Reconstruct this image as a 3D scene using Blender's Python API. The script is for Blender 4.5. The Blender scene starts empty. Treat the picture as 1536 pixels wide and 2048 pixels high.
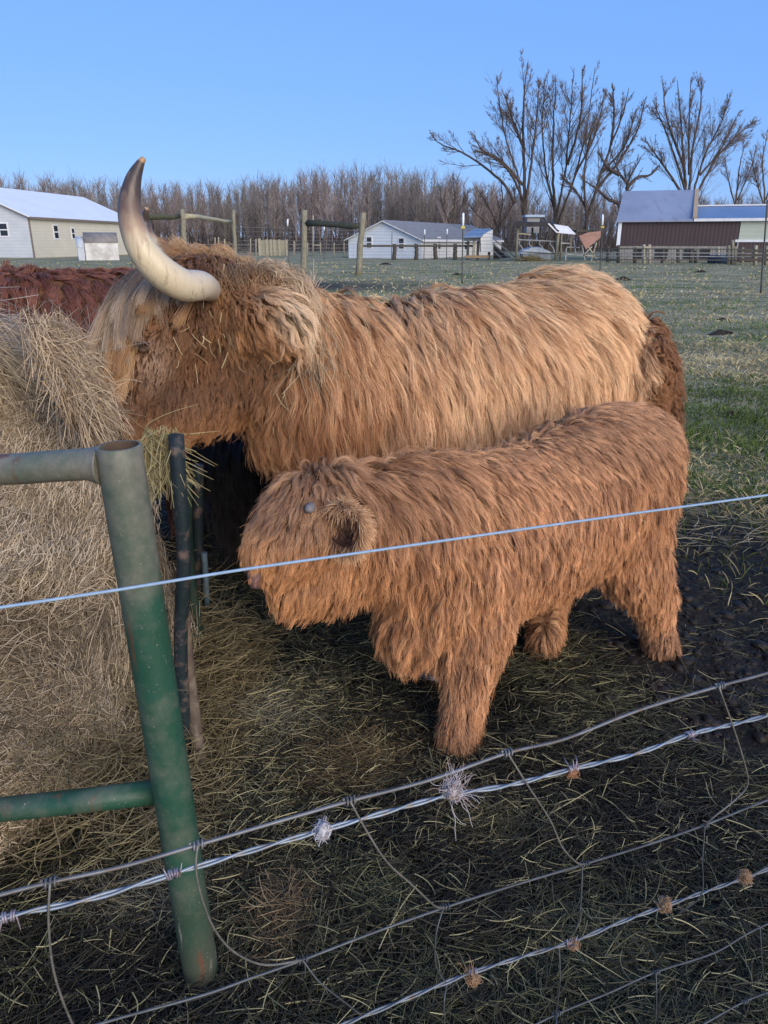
import bpy, bmesh, math, random
import numpy as np
from mathutils import Vector
from mathutils.bvhtree import BVHTree
from mathutils.kdtree import KDTree

# ------------------------------------------------------------------ camera, sky, sun, exposure
scene = bpy.context.scene
COL = scene.collection
F, CH, PITCH = 1479.0, 1.4, math.radians(20.03)
cam_data = bpy.data.cameras.new("camera")
cam = bpy.data.objects.new("camera", cam_data)
COL.objects.link(cam)
cam.location = (0, 0, CH)
cam.rotation_euler = (math.pi / 2 - PITCH, 0, 0)
cam_data.sensor_fit = 'VERTICAL'
cam_data.sensor_height = 24.0
cam_data.sensor_width = 18.0
cam_data.lens = 24.0 * F / 2048.0
cam_data.clip_start = 0.05
cam_data.clip_end = 4000
scene.camera = cam
scene.render.resolution_x, scene.render.resolution_y = 768, 1024

SUN_EL, SUN_AZ = math.radians(17), math.radians(148)     # azimuth clockwise from +Y: behind the camera, to the right
world = bpy.data.worlds.new("World")
scene.world = world
world.use_nodes = True
wn = world.node_tree
bg = wn.nodes["Background"]
sky = wn.nodes.new("ShaderNodeTexSky")
sky.sky_type = 'NISHITA'
sky.sun_disc = False
sky.sun_elevation = SUN_EL
sky.sun_rotation = SUN_AZ
sky.altitude = 200
sky.air_density = 1.0
sky.dust_density = 0.3
sky.ozone_density = 3.0
hs = wn.nodes.new("ShaderNodeMix")                       # clear evening sky: pull the horizon glare down to an even blue
hs.data_type = 'RGBA'
hs.inputs[0].default_value = .86
hs.inputs[7].default_value = (.56, 1.28, 3.1, 1)
wn.links.new(sky.outputs[0], hs.inputs[6])
wn.links.new(hs.outputs[2], bg.inputs[0])
bg.inputs[1].default_value = 0.15

sun_data = bpy.data.lights.new("sun", 'SUN')
sun_data.energy = 2.25
sun_data.angle = math.radians(50)
sun_data.color = (1.0, 0.87, 0.72)
sun = bpy.data.objects.new("sun", sun_data)
COL.objects.link(sun)
sd = Vector((math.sin(SUN_AZ) * math.cos(SUN_EL), math.cos(SUN_AZ) * math.cos(SUN_EL), math.sin(SUN_EL)))
sun.rotation_euler = sd.to_track_quat('Z', 'Y').to_euler()
sun.location = (3, -6, 8)

scene.view_settings.view_transform = 'Standard'
scene.view_settings.look = 'None'
scene.view_settings.gamma = 1
scene.view_settings.exposure = 0.98
scene.render.engine = 'CYCLES'
scene.cycles.max_bounces = 8
scene.cycles.diffuse_bounces = 3
scene.cycles.glossy_bounces = 3
scene.cycles.transmission_bounces = 4
scene.cycles.use_denoising = True
try:
    scene.cycles_curves.shape = 'RIBBONS'
except Exception:
    pass

# ------------------------------------------------------------------ helpers
FWD = np.array([0, math.cos(PITCH), -math.sin(PITCH)])
UPV = np.array([0, math.sin(PITCH), math.cos(PITCH)])
RT = np.array([1.0, 0, 0])
C0 = np.array([0, 0, CH])


def ray(px, py):
    return FWD + (px - 768) / F * RT + (1024 - py) / F * UPV


def P(px, py, Y):
    d = ray(px, py)
    return C0 + d * (Y / d[1])


def G(px, py, z=0.0):
    d = ray(px, py)
    return C0 + d * ((z - CH) / d[2])


def snoise(p, scale, seed, octs=3):
    """smooth pseudo noise from random sinusoids, about -1..1"""
    r = np.random.RandomState(seed)
    p = np.asarray(p, dtype=np.float64)
    out = np.zeros(p.shape[0])
    amp, tot = 1.0, 0.0
    for o in range(octs):
        for k in range(4):
            v = r.normal(size=p.shape[1])
            v /= np.linalg.norm(v)
            out += amp * np.sin(p @ v * scale * (2 ** o) * r.uniform(.7, 1.3) + r.uniform(0, 6.28)) * .5
        tot += amp
        amp *= .55
    return out / tot


def norm(v):
    return v / np.maximum(np.linalg.norm(v, axis=-1, keepdims=True), 1e-9)


def tag(o, label=None, cat=None, group=None, kind=None):
    if label: o['label'] = label
    if cat: o['category'] = cat
    if group: o['group'] = group
    if kind: o['kind'] = kind
    return o


def thing(name, label, cat, loc=(0, 0, 0), group=None):
    o = bpy.data.objects.new(name, None)
    o.empty_display_size = .1
    COL.objects.link(o)
    o.location = tuple(float(v) for v in loc)
    return tag(o, label, cat, group)


def origin_of(parent):
    v = Vector((0, 0, 0))
    while parent is not None:
        v += parent.location
        parent = parent.parent
    return np.array(v)


class MB:
    """collects polygons in world coordinates and links them as one mesh object"""
    def __init__(self):
        self.v, self.f, self.s = [], [], []

    def add(self, verts, faces, smooth=False):
        b = len(self.v)
        self.v.extend([tuple(map(float, q)) for q in verts])
        self.f.extend([tuple(b + i for i in f) for f in faces])
        self.s.extend([smooth] * len(faces))
        return self

    def box(self, c, size, rz=0.0, ax=None):
        c = np.array(c, float)
        if ax is None:
            x = np.array([math.cos(rz), math.sin(rz), 0]); y = np.array([-math.sin(rz), math.cos(rz), 0]); z = np.array([0, 0, 1.0])
        else:
            x, y, z = [np.array(a, float) for a in ax]
        sx, sy, sz = [s / 2 for s in size]
        vs = [c + x * a * sx + y * b * sy + z * d * sz for a in (-1, 1) for b in (-1, 1) for d in (-1, 1)]
        return self.add(vs, [(0, 1, 3, 2), (4, 6, 7, 5), (0, 4, 5, 1), (2, 3, 7, 6), (0, 2, 6, 4), (1, 5, 7, 3)])

    def beam(self, a, b, w, h, up=(0, 0, 1)):
        a, b = np.array(a, float), np.array(b, float)
        d = b - a; L = np.linalg.norm(d); x = d / L
        y = np.cross(np.array(up, float), x)
        if np.linalg.norm(y) < 1e-5: y = np.array([0, 1.0, 0])
        y /= np.linalg.norm(y)
        return self.box((a + b) / 2, (L, w, h), ax=(x, y, np.cross(x, y)))

    def tube(self, pts, rad, sides=8, caps=True, hint=(0, 0, 1), ell=None, smooth=True):
        pts = np.array(pts, float); n = len(pts)
        rad = np.full(n, rad, float) if np.isscalar(rad) else np.array(rad, float)
        t = np.gradient(pts, axis=0); t = norm(t)
        h = np.array(hint, float)
        if abs(t[0] @ h) > .95: h = np.array([1.0, 0, 0]) if abs(t[0][0]) < .9 else np.array([0, 1.0, 0])
        s = np.cross(t[0], h); s /= np.linalg.norm(s)
        vs = []
        for i in range(n):
            s = s - t[i] * (s @ t[i]); s /= np.linalg.norm(s)
            u = np.cross(s, t[i])
            for k in range(sides):
                a = 2 * math.pi * k / sides
                rs, ru = (rad[i], rad[i]) if ell is None else (ell[i][0], ell[i][1])
                vs.append(pts[i] + s * math.cos(a) * rs + u * math.sin(a) * ru)
        fs = []
        for i in range(n - 1):
            for k in range(sides):
                k2 = (k + 1) % sides
                fs.append((i * sides + k, i * sides + k2, (i + 1) * sides + k2, (i + 1) * sides + k))
        self.add(vs, fs, smooth)
        if caps:
            b = len(self.v) - len(vs)
            self.f.append(tuple(b + k for k in range(sides))[::-1]); self.s.append(False)
            self.f.append(tuple(b + (n - 1) * sides + k for k in range(sides))); self.s.append(False)
        return self

    def mesh(self, name, org):
        me = bpy.data.meshes.new(name)
        me.from_pydata([tuple(np.array(q) - org) for q in self.v], [], self.f)
        me.polygons.foreach_set('use_smooth', self.s)
        me.update()
        return me

    def build(self, name, mat, parent=None, recalc=True):
        org = origin_of(parent)
        me = self.mesh(name, org)
        if recalc:
            bm = bmesh.new(); bm.from_mesh(me)
            bmesh.ops.recalc_face_normals(bm, faces=bm.faces); bm.to_mesh(me); bm.free()
        o = bpy.data.objects.new(name, me)
        COL.objects.link(o)
        if mat: me.materials.append(mat)
        if parent is not None: o.parent = parent
        return o


def catmull(pts, n):
    """smooth resample of a polyline (rows may carry extra columns)"""
    p = np.array(pts, float)
    p = np.vstack([2 * p[0] - p[1], p, 2 * p[-1] - p[-2]])
    m = len(p) - 3
    out = []
    for u in np.linspace(0, m - 1e-6, n):
        i = int(u); t = u - i
        a, b, c, d = p[i], p[i + 1], p[i + 2], p[i + 3]
        out.append(.5 * (2 * b + (c - a) * t + (2 * a - 5 * b + 4 * c - d) * t * t + (3 * b - a - 3 * c + d) * t ** 3))
    return np.array(out)


def curves_obj(name, pts, rad, col, mat, parent=None):
    """hair-like curves; pts (N,K,3) in world space, rad (N,K), col (N,3)"""
    pts = np.asarray(pts, np.float32)
    N, K = pts.shape[:2]
    hc = bpy.data.hair_curves.new(name)
    hc.add_curves([K] * N)
    pts = pts - origin_of(parent).astype(np.float32)
    hc.attributes['position'].data.foreach_set('vector', np.ascontiguousarray(pts.reshape(-1)))
    ra = hc.attributes.get('radius') or hc.attributes.new('radius', 'FLOAT', 'POINT')
    ra.data.foreach_set('value', np.ascontiguousarray(np.broadcast_to(rad, (N, K)).astype(np.float32).reshape(-1)))
    ca = hc.attributes.new('col', 'FLOAT_COLOR', 'CURVE')
    c4 = np.ones((N, 4), np.float32); c4[:, :3] = np.clip(col, 0, 1)
    ca.data.foreach_set('color', c4.reshape(-1))
    hc.materials.append(mat)
    o = bpy.data.objects.new(name, hc)
    COL.objects.link(o)
    if parent is not None: o.parent = parent
    return o


# ------------------------------------------------------------------ materials
def nodes_of(name):
    m = bpy.data.materials.new(name); m.use_nodes = True
    nt = m.node_tree
    return m, nt, nt.nodes['Principled BSDF']


def nd(nt, typ, **kw):
    n = nt.nodes.new(typ)
    for k, v in kw.items(): setattr(n, k, v)
    return n


def mixrgb(nt, fac, a, b, mode='MIX'):
    n = nd(nt, 'ShaderNodeMix', data_type='RGBA', blend_type=mode)
    for i, val in ((0, fac), (6, a), (7, b)):
        if hasattr(val, 'node'): nt.links.new(val, n.inputs[i])
        elif i == 0: n.inputs[0].default_value = val
        else: n.inputs[i].default_value = (*val, 1) if len(val) == 3 else val
    return n.outputs[2]


def noise_fac(nt, scale, lo=.4, hi=.6, detail=5, vec=None, stretch=None, rough=.6):
    tc = nd(nt, 'ShaderNodeTexCoord')
    src = vec or tc.outputs['Object']
    if stretch:
        mp = nd(nt, 'ShaderNodeMapping'); mp.inputs['Scale'].default_value = stretch
        nt.links.new(src, mp.inputs[0]); src = mp.outputs[0]
    n = nd(nt, 'ShaderNodeTexNoise')
    n.inputs['Scale'].default_value = scale; n.inputs['Detail'].default_value = detail; n.inputs['Roughness'].default_value = rough
    nt.links.new(src, n.inputs['Vector'])
    r = nd(nt, 'ShaderNodeMapRange'); r.inputs[1].default_value = lo; r.inputs[2].default_value = hi
    nt.links.new(n.outputs[0], r.inputs[0])
    return r.outputs[0]


def bump(nt, bsdf, fac, strength=.3, dist=.01):
    b = nd(nt, 'ShaderNodeBump'); b.inputs['Strength'].default_value = strength; b.inputs['Distance'].default_value = dist
    nt.links.new(fac, b.inputs['Height']); nt.links.new(b.outputs[0], bsdf.inputs['Normal'])


def mat_noise(name, c1, c2, scale=6, rough=.8, lo=.35, hi=.65, stretch=None, metallic=0., bstr=.0, c3=None, s3=20, spec=.3):
    m, nt, b = nodes_of(name)
    f = noise_fac(nt, scale, lo, hi, stretch=stretch)
    c = mixrgb(nt, f, c1, c2)
    if c3 is not None:
        c = mixrgb(nt, noise_fac(nt, s3, .52, .7, stretch=stretch), c, c3)
    nt.links.new(c, b.inputs['Base Color'])
    b.inputs['Roughness'].default_value = rough; b.inputs['Metallic'].default_value = metallic
    b.inputs['Specular IOR Level'].default_value = spec
    if bstr: bump(nt, b, noise_fac(nt, scale * 4, .2, .8, stretch=stretch), bstr)
    return m


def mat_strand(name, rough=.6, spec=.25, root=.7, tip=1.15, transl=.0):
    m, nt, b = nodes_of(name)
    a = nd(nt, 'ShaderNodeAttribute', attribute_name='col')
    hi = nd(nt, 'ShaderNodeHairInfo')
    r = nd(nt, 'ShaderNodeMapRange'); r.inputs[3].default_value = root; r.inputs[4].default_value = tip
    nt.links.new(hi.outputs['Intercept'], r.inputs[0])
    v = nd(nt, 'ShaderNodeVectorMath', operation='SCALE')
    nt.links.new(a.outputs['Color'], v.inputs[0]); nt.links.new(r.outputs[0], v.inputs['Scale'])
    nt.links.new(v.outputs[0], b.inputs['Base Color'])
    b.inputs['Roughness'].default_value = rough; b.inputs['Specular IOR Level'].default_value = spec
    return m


def mat_hair(name, rough=.35, root=.75, tip=1.12):
    """animal hair: fibre reflection + transmission lobes over the strand colour"""
    m = bpy.data.materials.new(name); m.use_nodes = True
    nt = m.node_tree; nt.nodes.clear()
    out = nd(nt, 'ShaderNodeOutputMaterial')
    h = nd(nt, 'ShaderNodeBsdfHairPrincipled')
    h.model = 'CHIANG'; h.parametrization = 'COLOR'
    a = nd(nt, 'ShaderNodeAttribute', attribute_name='col')
    hi = nd(nt, 'ShaderNodeHairInfo')
    r = nd(nt, 'ShaderNodeMapRange'); r.inputs[3].default_value = root; r.inputs[4].default_value = tip
    nt.links.new(hi.outputs['Intercept'], r.inputs[0])
    v = nd(nt, 'ShaderNodeVectorMath', operation='SCALE')
    nt.links.new(a.outputs['Color'], v.inputs[0]); nt.links.new(r.outputs[0], v.inputs['Scale'])
    nt.links.new(v.outputs[0], h.inputs['Color'])
    h.inputs['Roughness'].default_value = rough
    h.inputs['Radial Roughness'].default_value = .6
    h.inputs['Random Roughness'].default_value = .2
    nt.links.new(h.outputs[0], out.inputs[0])
    return m


M_HAIR = mat_strand('animal_hair', .45, .4, .36, 1.42)  # self-shade between locks put into the dark roots; tips bleached lighter
M_STRAW = mat_strand('straw_stem', .55, .3, 1., 1.)
M_GRASS = mat_strand('grass_blade', .55, .25, .6, 1.15)
M_TWIG = mat_strand('twig_bark', .85, .1, 1., 1.)
# ------------------------------------------------------------------ animals: body surface and coat
def fused_mesh(mb, voxel, smooth_it=6):
    """overlapping tubes -> one continuous skin (mesh data in world space)"""
    me = mb.mesh('raw', np.zeros(3))
    bm = bmesh.new(); bm.from_mesh(me); bmesh.ops.recalc_face_normals(bm, faces=bm.faces); bm.to_mesh(me); bm.free()
    o = bpy.data.objects.new('raw', me); COL.objects.link(o)
    r = o.modifiers.new('r', 'REMESH'); r.mode = 'VOXEL'; r.voxel_size = voxel; r.use_smooth_shade = True
    s = o.modifiers.new('s', 'SMOOTH'); s.factor = .5; s.iterations = smooth_it
    dg = bpy.context.evaluated_depsgraph_get()
    out = bpy.data.meshes.new_from_object(o.evaluated_get(dg))
    bpy.data.objects.remove(o)
    bpy.data.meshes.remove(me)
    return out


def mesh_arrays(me):
    me.calc_loop_triangles()
    v = np.empty(len(me.vertices) * 3); me.vertices.foreach_get('co', v); v = v.reshape(-1, 3)
    n = np.empty(len(me.vertices) * 3); me.vertices.foreach_get('normal', n); n = n.reshape(-1, 3)
    t = np.empty(len(me.loop_triangles) * 3, np.int32); me.loop_triangles.foreach_get('vertices', t); t = t.reshape(-1, 3)
    return v, n, t


class Skin:
    def __init__(self, me):
        self.v, self.n, self.t = mesh_arrays(me)
        a, b, c = (self.v[self.t[:, i]] for i in range(3))
        self.area = .5 * np.linalg.norm(np.cross(b - a, c - a), axis=1)
        self.bvh = BVHTree.FromPolygons(self.v.tolist(), self.t.tolist())

    def sample(self, n, rng, dens=None):
        w = self.area.copy()
        if dens is not None:
            cen = self.v[self.t].mean(1); nn = norm(self.n[self.t].mean(1))
            w = w * dens(cen, nn)
        idx = rng.choice(len(w), n, p=w / w.sum())
        r1 = np.sqrt(rng.random_sample(n)); r2 = rng.random_sample(n)
        wt = np.stack([1 - r1, r1 * (1 - r2), r1 * r2], 1)
        p = (self.v[self.t[idx]] * wt[:, :, None]).sum(1)
        nn = norm((self.n[self.t[idx]] * wt[:, :, None]).sum(1))
        return p, nn


def facing(P0, N0, back=.3):
    """fewer hairs where the skin faces well away from the fence side"""
    v = norm(C0 - P0)
    d = (v * N0).sum(1)
    return np.where(d > -.25, 1., back)


def grow(skin, seed, n_super, n_guide, n_child, length, flow, colf, lift=.6, grav=.5, rough=.15, K=9, clump=.8,
         sclump=.45, curl=.006, rad=.0009, fuzz=.14, dens=None, wav=2.0, minoff=.012, fly=0, flyamp=.02):
    rng = np.random.RandomState(seed)
    dfun = (lambda p, n: facing(p, n) * (dens(p, n) if dens is not None else 1.))
    Pg, Ng = skin.sample(n_guide, rng, dfun)
    Lg = length(Pg, Ng) * rng.uniform(.6, 1.2, n_guide)
    fl = flow(Pg, Ng)
    wob = np.stack([snoise(Pg, 8, seed + 11 + k) for k in range(3)], 1) * .24
    fl = fl + wob * np.linalg.norm(fl, axis=1, keepdims=True)
    fl = fl - Ng * (fl * Ng).sum(1, keepdims=True) * .85
    rv = rng.normal(size=(n_guide, 3)) * rough * np.clip(Lg / .10, .5, 1)[:, None]
    lf = lift(Pg, Ng) if callable(lift) else np.full(n_guide, lift)
    gv = grav(Pg, Ng) if callable(grav) else np.full(n_guide, grav)
    cur = Pg - Ng * .004
    path = [cur.copy()]
    fn = skin.bvh.find_nearest
    for k in range(1, K):
        t = k / (K - 1)
        D = Ng * (lf * (1 - t) ** 1.4)[:, None] + fl * (.35 + .65 * t) + rv * (.4 + t)
        D[:, 2] -= gv * t
        D = norm(D)
        cur = cur + D * (Lg / (K - 1))[:, None]
        off = minoff * min(1., t * 2.5)
        for i in range(n_guide):
            loc, no, _, dist = fn(cur[i])
            if loc is None: continue
            dd = (cur[i] - np.array(loc)) @ np.array(no)
            if dd < off:
                cur[i] = np.array(loc) + np.array(no) * (off + .25 * abs(min(dd, 0)) * 0)
        path.append(cur.copy())
    Gp = np.stack(path, 1)                                    # guides (G,K,3)
    tt = np.linspace(0, 1, K)
    # guides gather into larger locks
    if n_super:
        si = rng.choice(n_guide, n_super, replace=False)
        kd = KDTree(n_super)
        for i, s in enumerate(si): kd.insert(Pg[s], i)
        kd.balance()
        near = np.array([kd.find(q)[1] for q in Pg])
        w = sclump * tt ** 1.3
        tgt = Gp[si[near]]
        Gp = Gp * (1 - w)[None, :, None] + (tgt + (Pg - Pg[si[near]])[:, None] * .25) * w[None, :, None]
    # wavy locks
    ph = rng.uniform(0, 6.28, n_guide); fq = rng.uniform(.7, 1.3, n_guide) * wav
    latv = norm(np.cross(Gp[:, -1] - Gp[:, 0], Ng))
    curl = curl * np.clip(Lg / .12, .25, 1.3)[:, None]
    Gp = Gp + latv[:, None] * (curl * np.sin(fq[:, None] * tt * 6.28 + ph[:, None]) * tt ** .8)[:, :, None]
    # children
    Pc, Nc = skin.sample(n_child, rng, dfun)
    kd = KDTree(n_guide)
    for i, q in enumerate(Pg): kd.insert(q, i)
    kd.balance()
    gi = np.array([kd.find(q)[1] for q in Pc])
    offs = Pc - Nc * .004 - Gp[gi, 0]
    isf = rng.random_sample(n_child) < fuzz
    clump = clump(Pc) if callable(clump) else clump
    cl = np.where(isf, clump * .25, clump * rng.uniform(.75, 1.05, n_child)).clip(0, .97)
    u = np.where(isf, rng.uniform(.4, .95, n_child), rng.uniform(.7, 1.0, n_child))
    ti = tt[None, :] * u[:, None] * (K - 1)
    i0 = np.clip(ti.astype(int), 0, K - 2); fr = (ti - i0)[:, :, None]
    base = Gp[gi[:, None], i0] * (1 - fr) + Gp[gi[:, None], i0 + 1] * fr
    w = 1 - cl[:, None] * (tt ** .9)[None, :]
    pts = base + offs[:, None] * w[:, :, None]
    jit = rng.normal(size=(n_child, 3)) * np.where(isf, .07, .022)[:, None] * Lg[gi][:, None]
    pts = pts + jit[:, None] * (tt ** 1.3)[None, :, None]
    r = rad * rng.uniform(.7, 1.3, n_child)[:, None] * np.interp(tt, [0, .5, 1], [1., .9, .25])[None, :]
    col = colf(Pc, Nc, rng.normal(size=n_guide)[gi], rng.normal(size=n_child))
    if fly:                                                   # loose wavy single hairs lying over the locks
        ii = rng.choice(np.where(Lg[gi] > .05)[0], fly, replace=False)
        a = flyamp * rng.uniform(.4, 1.3, (fly, 1)); w1 = rng.uniform(.5, 1.6, (fly, 1)) * 6.28; p1 = rng.uniform(0, 6.28, (fly, 1))
        s1 = latv[gi[ii]]; s2 = Ng[gi[ii]]
        fp = pts[ii] + s1[:, None] * (a * np.sin(w1 * tt + p1) * tt)[:, :, None] + s2[:, None] * (a * (.5 + .5 * np.sin(w1 * tt + p1 * 2)) * tt)[:, :, None]
        pts = np.concatenate([pts, fp]); r = np.concatenate([r, r[ii] * .9]); col = np.concatenate([col, np.clip(col[ii] * rng.uniform(1.0, 1.6, (fly, 1)), 0, .9)])
    return pts, r, col


def skin_hit(skin, px, py, lift=0.0):
    for k in range(60):                      # step inwards if the sight line just misses the skin
        d = norm(ray(px + k * 2, py)); h = skin.bvh.ray_cast(Vector(C0), Vector(d))
        if h[0] is not None: break
    return np.array(h[0]) - d * lift


def lerp3(a, b, f):
    f = np.clip(np.asarray(f), 0, 1)[:, None]
    return np.array(a)[None] * (1 - f) + np.array(b)[None] * f


def blob(p, c, r):
    """soft 0..1 weight round a point"""
    return np.exp(-((np.linalg.norm(p - np.array(c), axis=1) / r) ** 2))


def chain(mb, rows, n=14, sides=20, hint=(0, 0, 1)):
    """rows of (point, half width across, half height) swept as one capped tube"""
    a = np.array([[*r[0], r[1], r[2]] for r in rows], float)
    c = catmull(a, n)
    c[:, 3:] = np.maximum(c[:, 3:], .01)
    # rounded ends
    for e, q in ((0, 1), (-1, -2)):
        d = c[e, :3] - c[q, :3]; d /= np.linalg.norm(d)
        cap = c[e].copy(); cap[:3] += d * min(c[e, 3], c[e, 4]) * .55; cap[3:] *= .55
        c = np.vstack([cap, c]) if e == 0 else np.vstack([c, cap])
    mb.tube(c[:, :3], 1.0, sides=sides, hint=hint, ell=c[:, 3:])


M_SKIN = mat_noise('hide', (.10, .045, .02), (.16, .075, .035), 8, .8)
M_SKIN_BLACK = mat_noise('black_hide', (.008, .007, .008), (.012, .01, .01), 8, .8)
M_HORN = None


def world_mesh_obj(name, me, mat, parent):
    org = origin_of(parent)
    v = np.empty(len(me.vertices) * 3); me.vertices.foreach_get('co', v)
    me.vertices.foreach_set('co', (v.reshape(-1, 3) - org).reshape(-1))
    me.materials.clear(); me.materials.append(mat)
    me.polygons.foreach_set('use_smooth', [True] * len(me.polygons)); me.update()
    me.name = name
    o = bpy.data.objects.new(name, me); COL.objects.link(o); o.parent = parent
    return o


def horn_material():
    m, nt, b = nodes_of('horn')
    at = nd(nt, 'ShaderNodeAttribute', attribute_name='along')
    r = nd(nt, 'ShaderNodeValToRGB')
    e = r.color_ramp.elements
    e[0].position = 0; e[0].color = (.50, .42, .33, 1)
    e[1].position = 1; e[1].color = (.42, .24, .12, 1)
    for p, c in ((.33, (.58, .49, .33)), (.48, (.60, .50, .32)), (.55, (.36, .25, .16)), (.63, (.15, .095, .065)), (.72, (.075, .05, .04)), (.86, (.05, .036, .03)), (.955, (.09, .06, .045)), (.975, (.42, .24, .12))):
        q = r.color_ramp.elements.new(p); q.color = (*c, 1)
    nz = noise_fac(nt, 9, .3, .7, stretch=(1, 1, .4))
    md = nd(nt, 'ShaderNodeMath', operation='MULTIPLY_ADD'); md.inputs[1].default_value = .10
    nt.links.new(nz, md.inputs[0]); 
    sub = nd(nt, 'ShaderNodeMath', operation='SUBTRACT'); sub.inputs[1].default_value = .05
    nt.links.new(at.outputs['Fac'], sub.inputs[0]); nt.links.new(sub.outputs[0], md.inputs[2])
    nt.links.new(md.outputs[0], r.inputs[0])
    st = noise_fac(nt, 60, .55, .75, stretch=(1, 1, .15))
    c = mixrgb(nt, st, r.outputs[0], (.22, .15, .09), 'MIX')
    dark = noise_fac(nt, 16, .64, .70, detail=7)
    c = mixrgb(nt, dark, c, (.14, .09, .055))
    nt.links.new(c, b.inputs['Base Color'])
    b.inputs['Roughness'].default_value = .42
    bump(nt, b, noise_fac(nt, 45, .3, .7, stretch=(1, 1, .25)), .25, .004)
    return m


def make_horn(parent, pts, rad, mat, n=46, sides=20):
    c = catmull(np.column_stack([np.array(pts), rad]), n)
    mb = MB(); mb.tube(c[:, :3], np.maximum(c[:, 3], .003), sides=sides)
    o = mb.build('horn', mat, parent)
    at = o.data.attributes.new('along', 'FLOAT', 'POINT')
    vals = np.repeat(np.linspace(0, 1, n), sides)
    at.data.foreach_set('value', vals.astype(np.float32))
    return o


M_HORN = horn_material()
AWAY = norm(np.array([-.535, .845, 0]))
HEAD = norm(np.array([-.845, -.535, 0]))

# ---------------------------------------------------------------- adult highland cow
def adult_line(X):          # centre line of the trunk on the ground plan
    return 2.74 + .633 * X


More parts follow.
